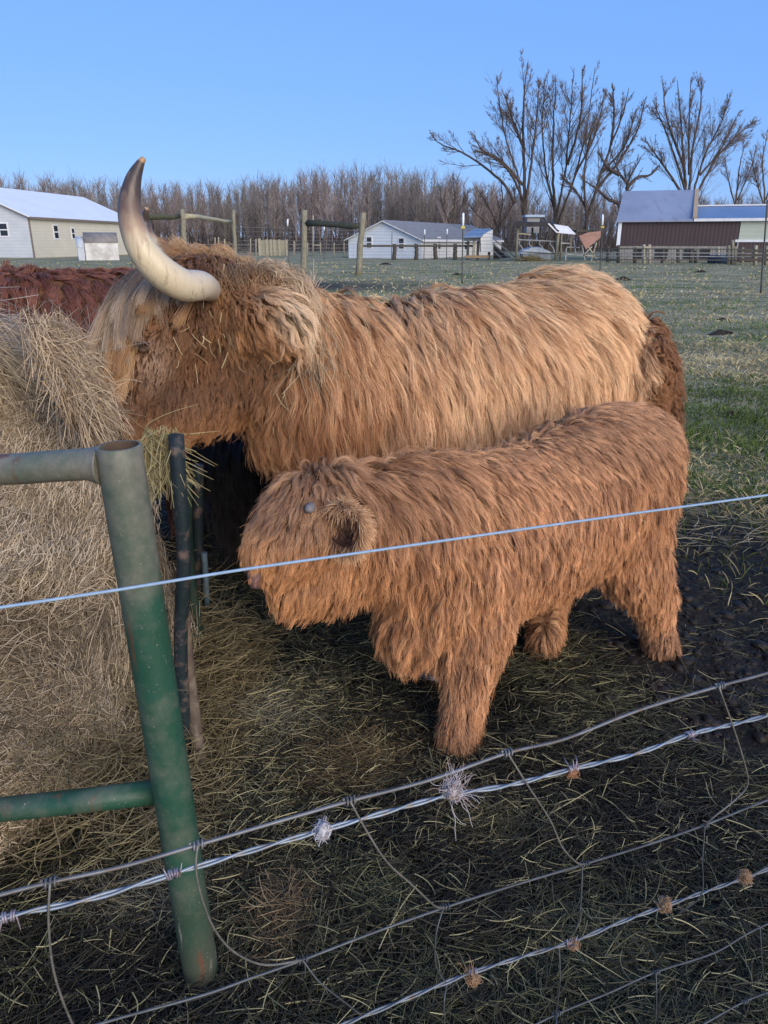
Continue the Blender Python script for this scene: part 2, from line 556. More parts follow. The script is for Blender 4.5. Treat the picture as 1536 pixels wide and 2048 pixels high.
def build_adult():
    base = (.4, adult_line(.4), 0)
    root = thing('highland_cow', 'large golden brown shaggy cow with a long pale horn, eating hay over the green feeder', 'cow', base)
    mb = MB()
    def sec(X, top, bot, w): return ((X, adult_line(X), (top + bot) / 2), w, (top - bot) / 2)
    chain(mb, [sec(1.06, 1.03, .80, .10), sec(.96, 1.16, .62, .21), sec(.78, 1.27, .54, .28), sec(.5, 1.20, .50, .31),
               sec(.17, 1.185, .48, .29), sec(-.12, 1.08, .52, .225)], n=22, sides=28)
    chain(mb, [(P(1160, 575, 3.30) + AWAY * .1, .05, .05), (P(1160, 580, 3.2), .05, .05), (P(1190, 610, 3.15), .05, .05)], n=5)     # hip bone
    chain(mb, [(P(452, 605, 2.38), .045, .06), (P(520, 632, 2.29), .065, .092), (P(574, 640, 2.28), .055, .078)], n=8, hint=(.4, -.9, 0))     # base of the near ear
    # neck, dewlap
    Pn = [(P(680, 755, 2.62), .18, .24), (P(590, 735, 2.52), .16, .22), (P(505, 675, 2.46), .15, .21), (P(440, 640, 2.42), .13, .16)]
    chain(mb, Pn, n=10)
    chain(mb, [(P(720, 840, 2.62), .14, .15), (P(620, 850, 2.50), .12, .14), (P(545, 820, 2.45), .09, .11)], n=8)
    # head
    chain(mb, [(P(455, 610, 2.42), .12, .12), (P(385, 610, 2.36), .135, .13), (P(315, 650, 2.28), .125, .135), (P(265, 720, 2.2), .105, .125),
               (P(230, 800, 2.13), .085, .10), (P(196, 880, 2.06), .085, .085)], n=16, hint=(.5, -.8, 0))
    chain(mb, [(P(470, 745, 2.42), .10, .13), (P(400, 775, 2.34), .09, .12), (P(320, 810, 2.24), .07, .10), (P(250, 850, 2.14), .06, .07)], n=10)
    chain(mb, [(P(295, 690, 2.20), .03, .025), (P(283, 690, 2.17), .035, .03)], n=4)      # brow over the eye
    # legs
    def leg(pts, rs): chain(mb, [(p, r, r) for p, r in zip(pts, rs)], n=12, hint=(0, 1, 0))
    for s, dx in ((-.15, 0.0), (.14, .10)):
        x = -.02 + dx; c = np.array([x, adult_line(x), 0]) + AWAY * s
        leg([c + (0, 0, .75), c + (0.01, 0, .50), c + (-.015, 0, .30), c + (0, 0, .10), c + (-.01, -.005, .03)], [.13, .09, .062, .055, .068])
    for s, dx in ((-.16, .0), (.15, -.1)):
        x = .94 + dx; c = np.array([x, adult_line(x), 0]) + AWAY * s
        leg([c + (.02, .0, .95), c + (.0, 0, .72), c + (.09, .06, .42), c + (.10, .06, .12), c + (.08, .05, .03)], [.17, .15, .075, .058, .068])
    # near hindquarter seen behind the flank
    chain(mb, [(P(1280, 660, 3.38), .07, .07), (P(1298, 740, 3.34), .09, .09), (P(1298, 830, 3.30), .085, .09), (P(1295, 900, 3.28), .075, .08)], n=9, hint=(0, 1, 0))
    me = fused_mesh(mb, .016, 5)
    body = world_mesh_obj('body', me, M_SKIN, root)
    tmp = me.copy(); vv = np.empty(len(tmp.vertices) * 3); tmp.vertices.foreach_get('co', vv)
    tmp.vertices.foreach_set('co', (vv.reshape(-1, 3) + np.array(base)).reshape(-1)); tmp.update()
    skin = Skin(tmp); bpy.data.meshes.remove(tmp)
    headc = P(330, 720, 2.28)
    def headw(p): return np.clip(1.6 * np.exp(-((np.linalg.norm((p - headc) * np.array([1, .8, 1]), axis=1) / .36) ** 4)), 0, 1)
    def tailw(p): return np.clip((p[:, 0] - 1.01) / .04, 0, 1) * np.clip((1.2 - p[:, 2]) / .1, 0, 1)
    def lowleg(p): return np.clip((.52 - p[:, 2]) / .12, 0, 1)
    def neckfront(p): return np.clip((-.02 - p[:, 0]) / .25, 0, 1) * np.clip((1.0 - p[:, 2]) / .2, 0, 1)
    earc = P(525, 635, 2.30)
    def earw(p): return np.exp(-((np.linalg.norm((p - earc) * np.array([.85, .9, 1.1]), axis=1) / .125) ** 6))
    def length(p, n):
        L = np.full(len(p), .28)
        L += .06 * snoise(p, 5, 3)
        ptop = np.clip((p[:, 2] - 1.12) / .1, 0, 1)
        L -= .06 * ptop
        L = L * (1 - .78 * headw(p)) 
        L = L * (1 - .62 * tailw(p)) * (1 - .55 * lowleg(p)) * (1 - .45 * neckfront(p))
        ew = earw(p); L = L * (1 - ew) + ew * (.095 + .03 * snoise(p, 20, 6)); eh = skin_hit(skin, 284, 690); L *= 1 - .75 * blob(p, eh, .05); L += .05 * headw(p) * np.clip((.98 - p[:, 2]) / .1, 0, 1)
        return L.clip(.012, .4)
    def flow(p, n):
        back = np.clip((p[:, 0] - .25) / .5, 0, 1) * np.clip((1.05 - p[:, 0]) / .2, .2, 1)
        f = np.zeros_like(p); f[:, 2] = -1
        f -= HEAD * (.03 + .65 * back * np.clip((p[:, 2] - .98) / .2, 0, 1))[:, None]
        lat = ((p - np.stack([p[:, 0], adult_line(p[:, 0]), p[:, 2]], 1)) * AWAY).sum(1)
        top = np.clip((n[:, 2] - .35) / .4, 0, 1)
        f += AWAY * (np.clip((lat - .10) / .05, -1, 1) * top * 1.0)[:, None] - HEAD * (top * (.05 + .45 * np.clip((p[:, 0] - .3) / .4, 0, 1)))[:, None]
        h = headw(p)[:, None]
        fh = norm(P(200, 880, 2.06) - P(430, 600, 2.42))[None] * .8 + np.array([[.1, -.1, -.5]])
        f = f * (1 - h) + fh * h
        ew = earw(p)[:, None]
        rad_ = norm(p - P(440, 590, 2.34)[None]) + np.array([[.0, -.1, -.35]])
        f = f * (1 - ew) + rad_ * ew
        t = tailw(p)[:, None]
        f = f * (1 - t) + (np.array([[.25, .1, -.6]]) + np.stack([snoise(p, 22, 71 + k) for k in range(3)], 1) * .8) * t
        return f
    def lift(p, n): return .42 + .35 * neckfront(p) + .5 * tailw(p) + .25 * np.clip((p[:, 2] - 1.12) / .1, 0, 1)
    def grav(p, n): return .65 * (1 - .6 * headw(p)) * (1 - .6 * tailw(p))
    def colf(p, n, g, c):
        f = .40 + .24 * snoise(p, 4.5, 21) + .25 * g + .17 * c + .24 * np.clip((p[:, 0] - .1) / .8, 0, 1)
        col = lerp3((.34, .15, .06), (.92, .62, .35), f)
        pale = np.clip((p[:, 2] - 1.14) / .14, 0, 1) * np.clip((p[:, 0] - .2) / .4, 0, 1) * (.5 + .25 * g)
        col = col * (1 - pale.clip(0, .8)[:, None]) + np.array([.60, .44, .28]) * pale.clip(0, .8)[:, None]
        red = blob(p, P(640, 800, 2.35), .28) * .75
        col = col * (1 - red[:, None]) + lerp3((.24, .085, .03), (.46, .20, .08), .45 + .2 * g + .1 * c) * red[:, None]
        h = headw(p)
        ch = lerp3((.085, .038, .018), (.22, .105, .047), .45 + .3 * snoise(p, 12, 5) + .2 * g + .12 * c)
        low = np.clip((.98 - p[:, 2]) / .12, 0, 1)
        ch = ch * (1 - low[:, None]) + lerp3((.24, .10, .04), (.40, .20, .085), .5 + .2 * g) * low[:, None]
        dk = blob(p, P(395, 610, 2.28), .09) * .85
        ch = ch * (1 - dk[:, None]) + np.array([.045, .022, .013]) * dk[:, None]
        dk = blob(p, P(330, 760, 2.18), .07) * .5
        ch = ch * (1 - dk[:, None]) + np.array([.07, .038, .024]) * dk[:, None]
        ey = blob(p, P(300, 715, 2.14), .055)
        ch = ch * (1 - ey[:, None]) + np.array([.30, .19, .12]) * ey[:, None]
        col = col * (1 - h[:, None]) + ch * h[:, None]
        ew = earw(p)
        ce = lerp3((.20, .085, .035), (.48, .25, .11), .45 + .25 * snoise(p, 18, 15) + .2 * g + .1 * c)
        rim = np.clip(((p - earc) @ np.array([.75, 0, .66]) - .01) / .07, 0, 1)[:, None]
        ce = ce * (1 - rim) + np.array([.74, .56, .37]) * rim
        col = col * (1 - ew[:, None]) + ce * ew[:, None]
        t = tailw(p)
        col = col * (1 - t[:, None]) + lerp3((.16, .065, .025), (.36, .17, .07), .45 + .3 * snoise(p, 14, 9) + .15 * g) * t[:, None]
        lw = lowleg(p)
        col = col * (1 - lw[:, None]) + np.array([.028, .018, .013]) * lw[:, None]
        wh = blob(p, P(1262, 768, 3.0), .035)
        col = col * (1 - wh[:, None]) + np.array([.75, .7, .65]) * wh[:, None]
        return col * (1 + .08 * c[:, None])
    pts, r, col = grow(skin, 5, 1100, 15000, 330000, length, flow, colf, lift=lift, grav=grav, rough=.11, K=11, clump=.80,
                       sclump=.32, curl=.009, rad=.00062, fuzz=.15, fly=5000, flyamp=.022, dens=lambda p, n: .4 + 1.0 * np.clip((p[:, 2] - .5) / .2, 0, 1) + .8 * headw(p), wav=1.5)
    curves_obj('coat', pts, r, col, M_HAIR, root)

    # fringe over the brow
    rng = np.random.RandomState(8)
    def fringe(name, roots, ends, sag, n, cols, rad=.00062, spread=.012, gl=26, lm=(.7, 1.05)):
        allp, allr, allc = [], [], []
        K = 10; t = np.linspace(0, 1, K)
        for i in range(gl):
            f = (i + rng.uniform(-.4, .4)) / max(gl - 1, 1)
            a = catmull(roots, 60)[int(np.clip(f, 0, 1) * 59)]; b = catmull(ends, 60)[int(np.clip(f, 0, 1) * 59)]
            ln = rng.uniform(*lm)
            b = a + (b - a) * ln + rng.normal(size=3) * .02
            mid = (a + b) / 2 + sag + rng.normal(size=3) * .012
            m = max(8, int(n * 1.7 / gl))
            ra = a + rng.normal(size=(m, 3)) * spread * 1.6; rb = b + rng.normal(size=(m, 3)) * spread * .45
            rm = mid + rng.normal(size=(m, 3)) * spread * 1.0
            q = ((1 - t) ** 2)[None, :, None] * ra[:, None] + (2 * t * (1 - t))[None, :, None] * rm[:, None] + (t ** 2)[None, :, None] * rb[:, None]
            q += rng.normal(size=(m, 1, 3)) * .007 * (t ** 1.5)[None, :, None]
            q += (np.sin(t * 7 + rng.uniform(0, 6))[None, :, None] * .006 * t[None, :, None]) * rng.normal(size=3)
            g = rng.random_sample()
            allp.append(q); allr.append(np.outer(rng.uniform(.7, 1.3, m), np.interp(t, [0, .6, 1], [1, .9, .25])) * rad)
            allc.append(lerp3(cols[0], cols[1], np.clip(g + rng.normal(size=m) * .12, 0, 1)))
        return np.concatenate(allp), np.concatenate(allr), np.concatenate(allc)
    sets = []
    sets.append(fringe('a', [P(400, 545, 2.42), P(350, 540, 2.38), P(300, 552, 2.33), P(262, 575, 2.28)],
                       [P(318, 625, 2.14), P(246, 670, 2.08), P(215, 730, 2.06), P(190, 735, 2.10)], np.array([-.035, -.07, .055]), 5200,
                       ((.20, .14, .095), (.44, .33, .23)), gl=60, spread=.009))
    sets.append(fringe('b', [P(330, 570, 2.30), P(290, 590, 2.26), P(250, 610, 2.22)],
                       [P(236, 790, 2.03), P(205, 800, 2.03), P(188, 790, 2.06)], np.array([-.02, -.055, .03]), 3600,
                       ((.26, .135, .06), (.46, .29, .15)), gl=34, spread=.008))
    sets.append(fringe('c', [P(420, 560, 2.40), P(380, 560, 2.36), P(340, 570, 2.30)], [P(372, 690, 2.12), P(300, 665, 2.1), P(240, 700, 2.08)],
                       np.array([-.01, -.04, .03]), 2200, ((.20, .10, .045), (.50, .31, .16)), gl=15, spread=.007, lm=(.35, .95)))
    sets.append(fringe('top', [P(400, 560, 2.44), P(440, 560, 2.46), P(490, 565, 2.46)], [P(330, 495, 2.42), P(420, 505, 2.46), P(520, 555, 2.40)],
                       np.array([0, 0, .05]), 2600, ((.26, .13, .06), (.48, .33, .19)), gl=40, spread=.016))
    # hair hanging over the near ear
    sets.append(fringe('ear', [P(440, 565, 2.32), P(500, 558, 2.31), P(545, 562, 2.31), P(585, 585, 2.33)],
                       [P(470, 700, 2.24), P(525, 735, 2.24), P(585, 715, 2.26), P(628, 655, 2.28)], np.array([.015, -.05, .035]), 1500,
                       ((.24, .105, .04), (.60, .38, .20)), gl=44, spread=.016, lm=(.25, .92)))
    sets.append(fringe('earedge', [P(500, 555, 2.33), P(545, 558, 2.33), P(590, 585, 2.33)], [P(560, 560, 2.28), P(618, 600, 2.28), P(640, 650, 2.30)],
                       np.array([.02, -.02, .04]), 500, ((.44, .31, .19), (.62, .47, .31)), gl=50, spread=.014, lm=(.4, .95)))
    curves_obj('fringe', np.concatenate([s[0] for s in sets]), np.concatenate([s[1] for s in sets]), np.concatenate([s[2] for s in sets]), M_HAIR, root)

    # ears as thick folded leaves
    def ear(pts, ws):
        m = MB(); c = catmull(np.column_stack([np.array(pts), ws]), 12)
        m.tube(c[:, :3], 1, sides=12, ell=[(max(w, .008), max(w * .35, .005)) for w in c[:, 3]], hint=(.4, -.9, 0))
        return m.build('ear', M_SKIN, root)
    ear([P(425, 590, 2.36), P(480, 595, 2.34), P(545, 620, 2.34), P(598, 650, 2.35)], [.03, .075, .07, .02])
    ear([P(425, 560, 2.58), P(420, 525, 2.7), P(440, 500, 2.8)], [.03, .06, .02])
    # horns
    hp = [(428, 585, 2.34), (404, 572, 2.17), (366, 570, 2.09), (322, 543, 2.04), (288, 505, 2.02), (267, 460, 2.02), (259, 412, 2.03), (266, 362, 2.04), (279, 330, 2.05), (288, 316, 2.05)]
    make_horn(root, [P(*q) for q in hp], [.030, .040, .043, .0425, .0385, .0335, .0285, .0205, .0115, .006], M_HORN)
    hp = [(385, 560, 2.58), (345, 530, 2.72), (305, 490, 2.80), (290, 450, 2.82), (293, 415, 2.80)]
    make_horn(root, [P(*q) for q in hp], [.036, .036, .03, .02, .006], M_HORN)
    # closed eye: lids and lashes
    hit = skin.bvh.ray_cast(Vector(C0), Vector(norm(ray(284, 690))))
    e = np.array(hit[0]) + norm(C0 - np.array(hit[0])) * .020
    mb = MB(); t = np.linspace(0, 1, 8)
    ex, ez = norm(np.array([.75, -.35, -.1])), np.array([0, 0, 1.0])
    for dz, r in ((.008, .007), (-.010, .009)):
        pts = [e + ex * (u - .5) * .05 + ez * (dz * (1 - (2 * u - 1) ** 2) * 1.3) for u in t]
        mb.tube(pts, np.interp(t, [0, .5, 1], [.003, r, .003]), 8)
    lid = mb.build('eye', mat_noise('eyelid_skin', (.10, .06, .045), (.17, .11, .08), 30, .5), root)
    la = []
    for i in range(22):
        u = i / 21
        s = e + ex * (u - .5) * .042 + ez * .004 + np.array([0, -.006, 0])
        tip = s + np.array([rng.normal() * .004, -.022, -.006 + .012 * rng.random_sample()]) 
        la.append([s, (s + tip) / 2 + ez * .003, tip])
    curves_obj('eyelash', np.array(la), np.tile([.0012, .0009, .0003], (22, 1)), np.tile([.03, .02, .015], (22, 1)), M_HAIR, lid)
    return root, skin


# ---------------------------------------------------------------- red-brown calf
def calf_line(X):
    return 1.97 + .657 * (X - .147)


def build_calf():
    base = (.55, calf_line(.55), 0)
    root = thing('highland_calf', 'fluffy red brown calf with tiny horn buds standing in front of the big cow', 'calf', base)
    mb = MB()
    CA = norm(np.array([-.549, .836, 0]))
    def sec(X, top, bot, w): return ((X, calf_line(X), (top + bot) / 2), w, (top - bot) / 2)
    chain(mb, [sec(.93, .78, .52, .09), sec(.87, .88, .45, .15), sec(.74, .90, .38, .18), sec(.48, .825, .33, .195), sec(.2, .81, .31, .19), (P(862, 1085, 1.93), .16, .20)], n=20, sides=26)
    chain(mb, [(P(880, 1060, 1.94), .15, .20), (P(800, 1055, 1.88), .13, .165), (P(725, 1050, 1.82), .115, .135), (P(675, 1040, 1.79), .10, .115)], n=9)
    chain(mb, [(P(900, 1180, 1.97), .12, .14), (P(840, 1215, 1.92), .10, .10), (P(818, 1260, 1.95), .07, .07)], n=8)          # brisket
    chain(mb, [(P(700, 1015, 1.80), .085, .095), (P(640, 1025, 1.75), .105, .105), (P(596, 1058, 1.71), .095, .105), (P(562, 1095, 1.68), .080, .092), (P(544, 1118, 1.665), .074, .080)], n=12, hint=(.5, -.8, 0))
    chain(mb, [(P(700, 1110, 1.78), .075, .09), (P(640, 1145, 1.72), .065, .085), (P(590, 1168, 1.68), .055, .055), (P(556, 1166, 1.665), .045, .04)], n=8)
    def leg(pts, rs): chain(mb, [(p, r, r) for p, r in zip(pts, rs)], n=12, hint=(0, 1, 0))
    f = G(914, 1490); leg([P(960, 1180, 1.98), P(955, 1260, 1.93), P(940, 1340, 1.89), (f + P(930, 1400, 1.86)) / 2 * (1, 1, 1), f + (0, 0, .025)], [.12, .088, .066, .052, .056])
    f = G(872, 1352); leg([P(880, 1190, 2.1), P(868, 1270, 2.14), f + (0, 0, .10), f + (0, 0, .02)], [.09, .065, .048, .05])
    f = G(1325, 1308); leg([P(1240, 1010, 2.37), P(1262, 1120, 2.36), P(1305, 1200, 2.38), P(1315, 1270, 2.385), f + (0, 0, .025)], [.15, .115, .068, .052, .052])
    f = G(1082, 1306); leg([P(1110, 1120, 2.55), P(1090, 1220, 2.50), f + (.01, 0, .10), f + (0, 0, .025)], [.10, .07, .048, .05])
    chain(mb, [(P(1275, 880, 2.58), .03, .03), (P(1300, 930, 2.58), .025, .025), (P(1308, 1020, 2.56), .022, .022), (P(1310, 1100, 2.54), .025, .025)], n=8, hint=(0, 1, 0))   # tail
    me = fused_mesh(mb, .013, 5)
    world_mesh_obj('body', me, M_SKIN, root)
    tmp = me.copy(); vv = np.empty(len(tmp.vertices) * 3); tmp.vertices.foreach_get('co', vv)
    tmp.vertices.foreach_set('co', (vv.reshape(-1, 3) + np.array(base)).reshape(-1)); tmp.update()
    skin = Skin(tmp); bpy.data.meshes.remove(tmp)
    headc = P(590, 1095, 1.70)
    def headw(p): return np.exp(-((np.linalg.norm(p - headc, axis=1) / .20) ** 4))
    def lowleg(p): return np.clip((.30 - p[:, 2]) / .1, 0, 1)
    nosep = skin_hit(skin, 496, 1150)
    def length(p, n):
        L = .082 + .022 * snoise(p, 8, 2) + .055 * np.clip((.45 - p[:, 0]) / .4, 0, 1)
        muz = blob(p, P(525, 1150, 1.63), .10)
        L = L * (1 - .62 * headw(p)) * (1 - .35 * muz) * (1 - .15 * lowleg(p))
        return L.clip(.02, .2)
    def flow(p, n):
        back = np.clip((p[:, 0] - .42) / .35, 0, 1)
        f = np.zeros_like(p); f[:, 2] = -1
        f -= HEAD * (.15 + .7 * back * np.clip((p[:, 2] - .6) / .2, 0, 1))[:, None]
        f[:, 2] -= 1.2 * np.clip((.26 - p[:, 2]) / .1, 0, 1)
        lat = ((p - np.stack([p[:, 0], calf_line(p[:, 0]), p[:, 2]], 1)) * AWAY).sum(1)
        top = np.clip((n[:, 2] - .35) / .4, 0, 1)
        f += AWAY * (np.clip((lat - .03) / .04, -1, 1) * top)[:, None] - HEAD * (top * (.25 + .5 * back))[:, None]
        h = headw(p)[:, None]
        f = f * (1 - h) + (norm(P(500, 1150, 1.63) - P(690, 1000, 1.80))[None] * .9 + np.array([[0.05, -.05, -.25]])) * h
        return f
    def lift(p, n): return .52 - .25 * np.clip((.24 - p[:, 2]) / .1, 0, 1) + .3 * np.clip((p[:, 2] - .74) / .06, 0, 1)
    def colf(p, n, g, c):
        f = .42 + .24 * snoise(p, 6, 31) + .22 * g + .15 * c
        col = lerp3((.26, .112, .05), (.80, .43, .21), f)
        top = np.clip((p[:, 2] - .70) / .15, 0, 1) * .45
        col = col * (1 - top[:, None]) + lerp3((.26, .13, .065), (.50, .32, .19), .5 + .2 * g) * top[:, None]
        h = headw(p); fore = np.clip((p[:, 2] - P(590, 1080, 1.66)[2]) / .06, 0, 1)[:, None]
        col = col * (1 - h[:, None]) + (lerp3((.25, .105, .04), (.62, .31, .13), .5 + .3 * snoise(p, 16, 7) + .2 * g) * (1 - fore) + lerp3((.22, .11, .06), (.40, .24, .14), .5 + .25 * g) * fore) * h[:, None]
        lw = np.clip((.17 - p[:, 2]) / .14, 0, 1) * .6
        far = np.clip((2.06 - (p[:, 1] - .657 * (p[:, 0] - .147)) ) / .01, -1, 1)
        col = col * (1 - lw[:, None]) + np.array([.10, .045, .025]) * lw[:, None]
        return col * (1 + .08 * c[:, None])
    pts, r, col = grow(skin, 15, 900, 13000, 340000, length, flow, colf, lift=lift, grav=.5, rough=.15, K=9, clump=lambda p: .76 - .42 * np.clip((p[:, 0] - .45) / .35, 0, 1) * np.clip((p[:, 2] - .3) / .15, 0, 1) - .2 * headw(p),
                       sclump=.28, curl=.006, rad=.00050, fuzz=.30, dens=lambda p, n: 1 - .97 * blob(p, nosep, .034) ** .5, fly=5000, flyamp=.012, wav=1.4, minoff=.010)
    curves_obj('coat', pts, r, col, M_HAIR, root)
    rng = np.random.RandomState(4)
    # near ear: open cup with dark inside and a hairy rim
    ec = skin_hit(skin, 690, 1050, .058)
    mb = MB()
    ax = norm(P(715, 1030, 1.60) - P(655, 1075, 1.66)); up = norm(np.array([.3, -.25, .9])); up = norm(up - ax * (up @ ax)); nn = np.cross(ax, up)
    if nn[1] > 0: nn = -nn
    R, S = 9, 20; vs = []
    for i in range(R):
        rr = i / (R - 1)
        for k in range(S):
            a = 2 * math.pi * k / S
            q = ec + ax * math.cos(a) * .056 * rr * (1 + .1 * math.cos(a)) + up * math.sin(a) * .050 * rr + nn * (.034 * rr ** 2 - .022)
            vs.append(q)
    fs = [(i * S + k, i * S + (k + 1) % S, (i + 1) * S + (k + 1) % S, (i + 1) * S + k) for i in range(R - 1) for k in range(S)]
    mb.add(vs, fs, True)
    earm = mat_noise('ear_inside', (.035, .016, .010), (.07, .03, .018), 30, .8)
    eo = mb.build('ear', earm, root)
    sl = eo.modifiers.new('thick', 'SOLIDIFY'); sl.thickness = .007; sl.offset = 0
    K = 6; t = np.linspace(0, 1, K)
    allp = []; cc = []
    for i in range(6500):
        a = rng.uniform(0, 6.28); outer = i % 2 != 0
        rr = rng.uniform(.75, 1.05) if outer else rng.uniform(.02, 1.) ** .6 * .95
        ca, sa = math.cos(a), math.sin(a)
        s = ec + ax * ca * .056 * rr * (1 + .1 * ca) + up * sa * .050 * rr + nn * (.034 * rr ** 2 - .022)
        out = ax * ca + up * sa
        if outer:
            d = out * .6 + nn * rng.uniform(-.6, .5) + np.array([.25, 0, -.5]) + rng.normal(size=3) * .3; L = rng.uniform(.016, .046); colr = lerp3((.36, .18, .08), (.70, .44, .24), np.array([rng.random_sample()]))[0]
        else:
            tuftc = abs(rr * ca - .25) < .16 and sa > -.1
            d = nn * .45 + out * .3 + np.array([-.25 if not tuftc else .1, 0, -.8]) + rng.normal(size=3) * .4; L = rng.uniform(.012, .032); colr = np.array([.10, .043, .022]) * rng.uniform(.4, 1.9) if not tuftc else np.array([.34, .18, .085]) * rng.uniform(.6, 1.4)
        d = d / np.linalg.norm(d)
        q = s[None] + d[None] * (L * t)[:, None]; q[:, 2] -= .010 * t ** 2
        allp.append(q); cc.append(colr)
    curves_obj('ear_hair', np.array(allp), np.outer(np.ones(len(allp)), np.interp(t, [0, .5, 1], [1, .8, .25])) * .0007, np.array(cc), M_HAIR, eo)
    # far ear tip over the brow
    m = MB(); c = catmull(np.column_stack([np.array([P(700, 985, 1.90), P(720, 955, 1.95), P(742, 945, 1.98)]), [.02, .035, .012]]), 9)
    m.tube(c[:, :3], 1, sides=10, ell=[(w, w * .4) for w in c[:, 3]], hint=(.4, -.9, 0))
    e2 = m.build('ear', M_SKIN, root)
    allp, cc = [], []
    for i in range(2200):
        j = rng.randint(0, 9); a = rng.uniform(0, 6.28)
        s = c[j, :3] + np.array([math.cos(a), 0, math.sin(a)]) * c[j, 3] * .9
        d = norm(np.array([.5 + math.cos(a) * .7, rng.normal() * .3, .3 + math.sin(a) * .8])); L = rng.uniform(.015, .035)
        q = s[None] + d[None] * (L * t)[:, None]; q[:, 2] -= .010 * t ** 2
        allp.append(q); cc.append(lerp3((.24, .11, .05), (.46, .27, .15), np.array([rng.random_sample()]))[0])
    curves_obj('ear_hair', np.array(allp), np.outer(np.ones(len(allp)), np.interp(t, [0, .5, 1], [1, .8, .25])) * .0007, np.array(cc), M_HAIR, e2)
    # dark eye half hidden in the hair
    ey = skin_hit(skin, 583, 1078, -.003)
    mb = MB(); mb.tube([ey + np.array([.012, .012, .002]), ey + np.array([.006, 0, 0]), ey + np.array([-.006, -.004, -.002]), ey + np.array([-.014, .002, -.004])], [.006, .0115, .0115, .006], 12)
    mb.build('eye', mat_noise('dark_eye', (.012, .008, .007), (.02, .013, .01), 30, .12), root)
    # bare dark pink nose pad
    nz = nosep + norm(C0 - nosep) * .020 + np.array([-.020, 0, 0])
    mb = MB(); ax = norm(P(470, 1190, 1.60) - P(492, 1110, 1.62))
    mb.tube([nz - ax * .04 + np.array([.02, .02, 0]), nz - ax * .025 + np.array([.004, .005, 0]), nz, nz + ax * .022 + np.array([.006, .004, 0]), nz + ax * .035 + np.array([.02, .015, 0])], [.010, .022, .026, .021, .008], 14)
    mb.build('nose', mat_noise('muzzle_skin', (.10, .055, .05), (.19, .11, .10), 40, .45), root)
    # horn bud
    hb = skin_hit(skin, 617, 1019, .030)
    mb = MB(); mb.tube([hb + np.array([.01, .05, -.01]), hb + np.array([.003, .012, 0]), hb, hb + np.array([-.002, -.007, .002])], [.012, .0125, .0105, .004], 12)
    mb.build('horn_bud', mat_noise('horn_bud_grey', (.20, .185, .18), (.13, .12, .12), 60, .5), root)
    # pale hoof of the far foreleg
    f = G(870, 1350)
    mb = MB(); mb.tube([f + np.array([0, 0, .07]), f + np.array([-.01, -.02, .035]), f + np.array([-.02, -.04, .004])], [.032, .038, .042], 14)
    mb.build('hoof', mat_noise('pale_hoof', (.42, .33, .31), (.30, .22, .20), 30, .5), root)
    for px, py in ((914, 1490), (1325, 1308), (1082, 1306)):
        f = G(px, py); mb = MB(); mb.tube([f + np.array([0, .01, .06]), f + np.array([0, .01, .03]), f + np.array([0, .008, .002])], [.028, .032, .036], 14)
        mb.build('hoof', M_HOOF, root)
    return root, skin


M_HOOF = mat_noise('dark_hoof', (.03, .022, .018), (.06, .045, .035), 30, .6)


